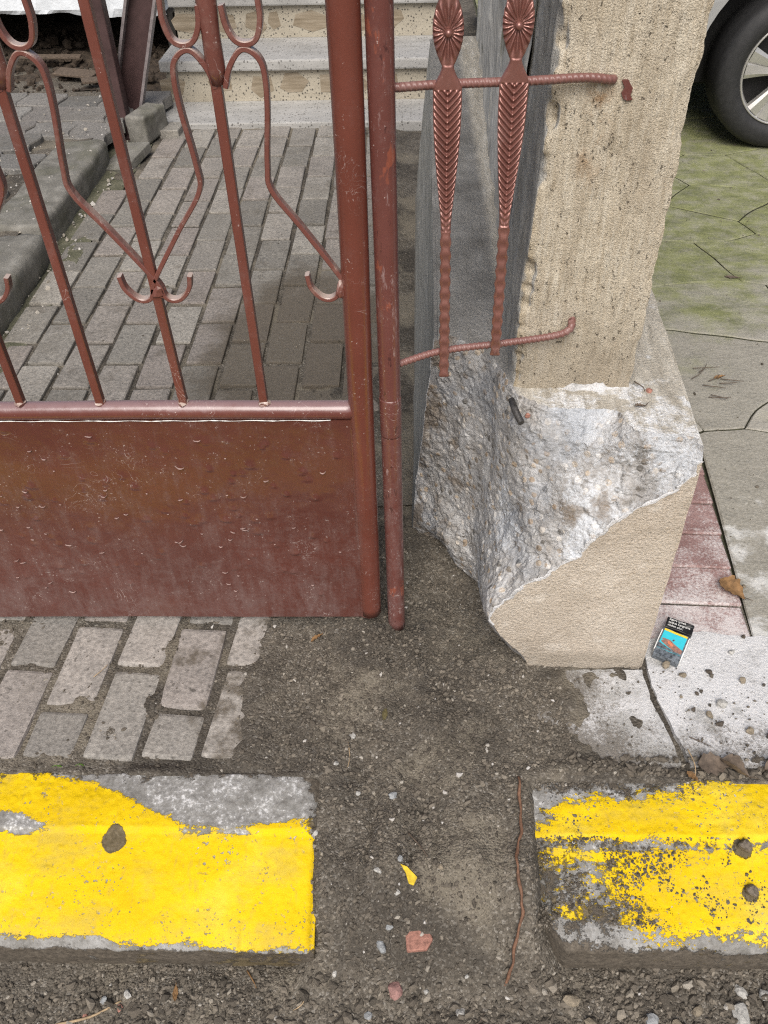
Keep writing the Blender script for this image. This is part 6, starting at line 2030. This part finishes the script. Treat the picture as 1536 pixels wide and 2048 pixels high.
def reg_clods(r_, n):
    x = r_.uniform(-0.24, 0.24, n * 3); y = r_.uniform(0.40, 1.12, n * 3)
    k = fbm(x * 8, y * 8, 0, 921, 3) > 0.05
    k &= ~((x < -0.16) & (y < 0.785)) & ~((x > 0.20) & (y < 0.78)) & (r_.random(n * 3) < np.clip(1.35 - y, 0.25, 1))
    return np.stack([x, y], 1)[k][:n]
so = flecks('soil_clods', 900, reg_clods, z_soil, M_GRAIN, 0.0022, 0.0072, 15)
tag(so, 'loose crumbs of earth gathered in patches between the kerbs', 'soil')
def reg_kerb(r_, n):
    x = r_.uniform(0.215, 0.70, n * 3); y = r_.uniform(0.53, 0.775, n * 3)
    k = (r_.random(n * 3) < np.clip(0.95 - (x - 0.2) * 2.0, 0.08, 1)) & (fbm(x * 22, y * 22, 0, 911, 3) > -0.15)
    return np.stack([x, y], 1)[k][:n]
def z_kerb(x, y):
    return np.interp(y, [0.51, 0.535, 0.62, 0.66, 0.78], [-0.05, -0.040, -0.018, -0.004, 0.0]) - np.clip((0.262 - x) / 0.065, 0, 1) ** 1.6 * 0.022
so = flecks('kerb_dirt', 5200, reg_kerb, z_kerb, M_GRAIN, 0.0009, 0.0035, 7)
tag(so, 'soil crumbs strewn over the flaking yellow kerb', 'dirt')
def reg_white(r_, n):
    a_ = np.stack([r_.uniform(-1.75, -1.36, n), r_.uniform(2.6, 4.5, n)], 1)
    return a_
so = flecks('plaster_flecks', 170, reg_white, lambda x, y: 0.102 + 0 * x, M_GRAIN, 0.002, 0.010, 8, 0.98)
tag(so, 'white plaster flecks strewn over the raised paving', 'rubble')
so = flecks('strip_rubble', 150, lambda r_, n: np.stack([r_.uniform(-1.335, -1.21, n), r_.uniform(2.3, 4.1, n) ** 1.0], 1), lambda x, y: 0.003 + 0 * x, M_GRAIN, 0.002, 0.011, 9, 0.95)
tag(so, 'pale rubble bits along the mossy strip beside the kerb blocks', 'rubble')
def reg_back(r_, n):
    x = r_.uniform(-1.25, 0.0, n * 2); y = r_.uniform(1.45, 4.1, n * 2)
    k = r_.random(n * 2) < np.where(x > -0.12, 1.0, np.where((x > -0.5) & (y < 2.5), 0.30, 0.06))
    return np.stack([x, y], 1)[k][:n]
so = flecks('courtyard_grit', 5000, reg_back, lambda x, y: np.where(x > -0.10, bedz(x, y), 0.001), M_GRAIN, 0.0010, 0.0045, 10)
tag(so, 'grit and soil spread on the courtyard pavers behind the gate', 'grit')
so = flecks('hollow_litter', 500, lambda r_, n: np.stack([r_.uniform(-2.6, -1.3, n), r_.uniform(4.5, 5.6, n)], 1), lambda x, y: 0.085 + 0.03 * sst(4.9, 5.5, y), M_LITTER, 0.008, 0.04, 12)
tag(so, 'dead leaf litter and crumbs in the dark hollow', 'litter')
so = flecks('slab_grit', 420, lambda r_, n: np.stack([r_.uniform(0.30, 1.0, n), 0.80 + 0.28 * r_.random(n) ** 1.8], 1), lambda x, y: 0.004 + 0 * x, M_GRAIN, 0.0008, 0.0032, 13)
tag(so, 'fine soil grit on the cement and white mortar', 'grit')
so = flecks('patio_grit', 500, lambda r_, n: np.stack([r_.uniform(0.75, 1.9, n), r_.uniform(1.1, 4.0, n)], 1), lambda x, y: 0.0 + 0 * x, M_GRAIN, 0.001, 0.0055, 14)
tag(so, 'scattered crumbs on the mossy patio', 'grit')
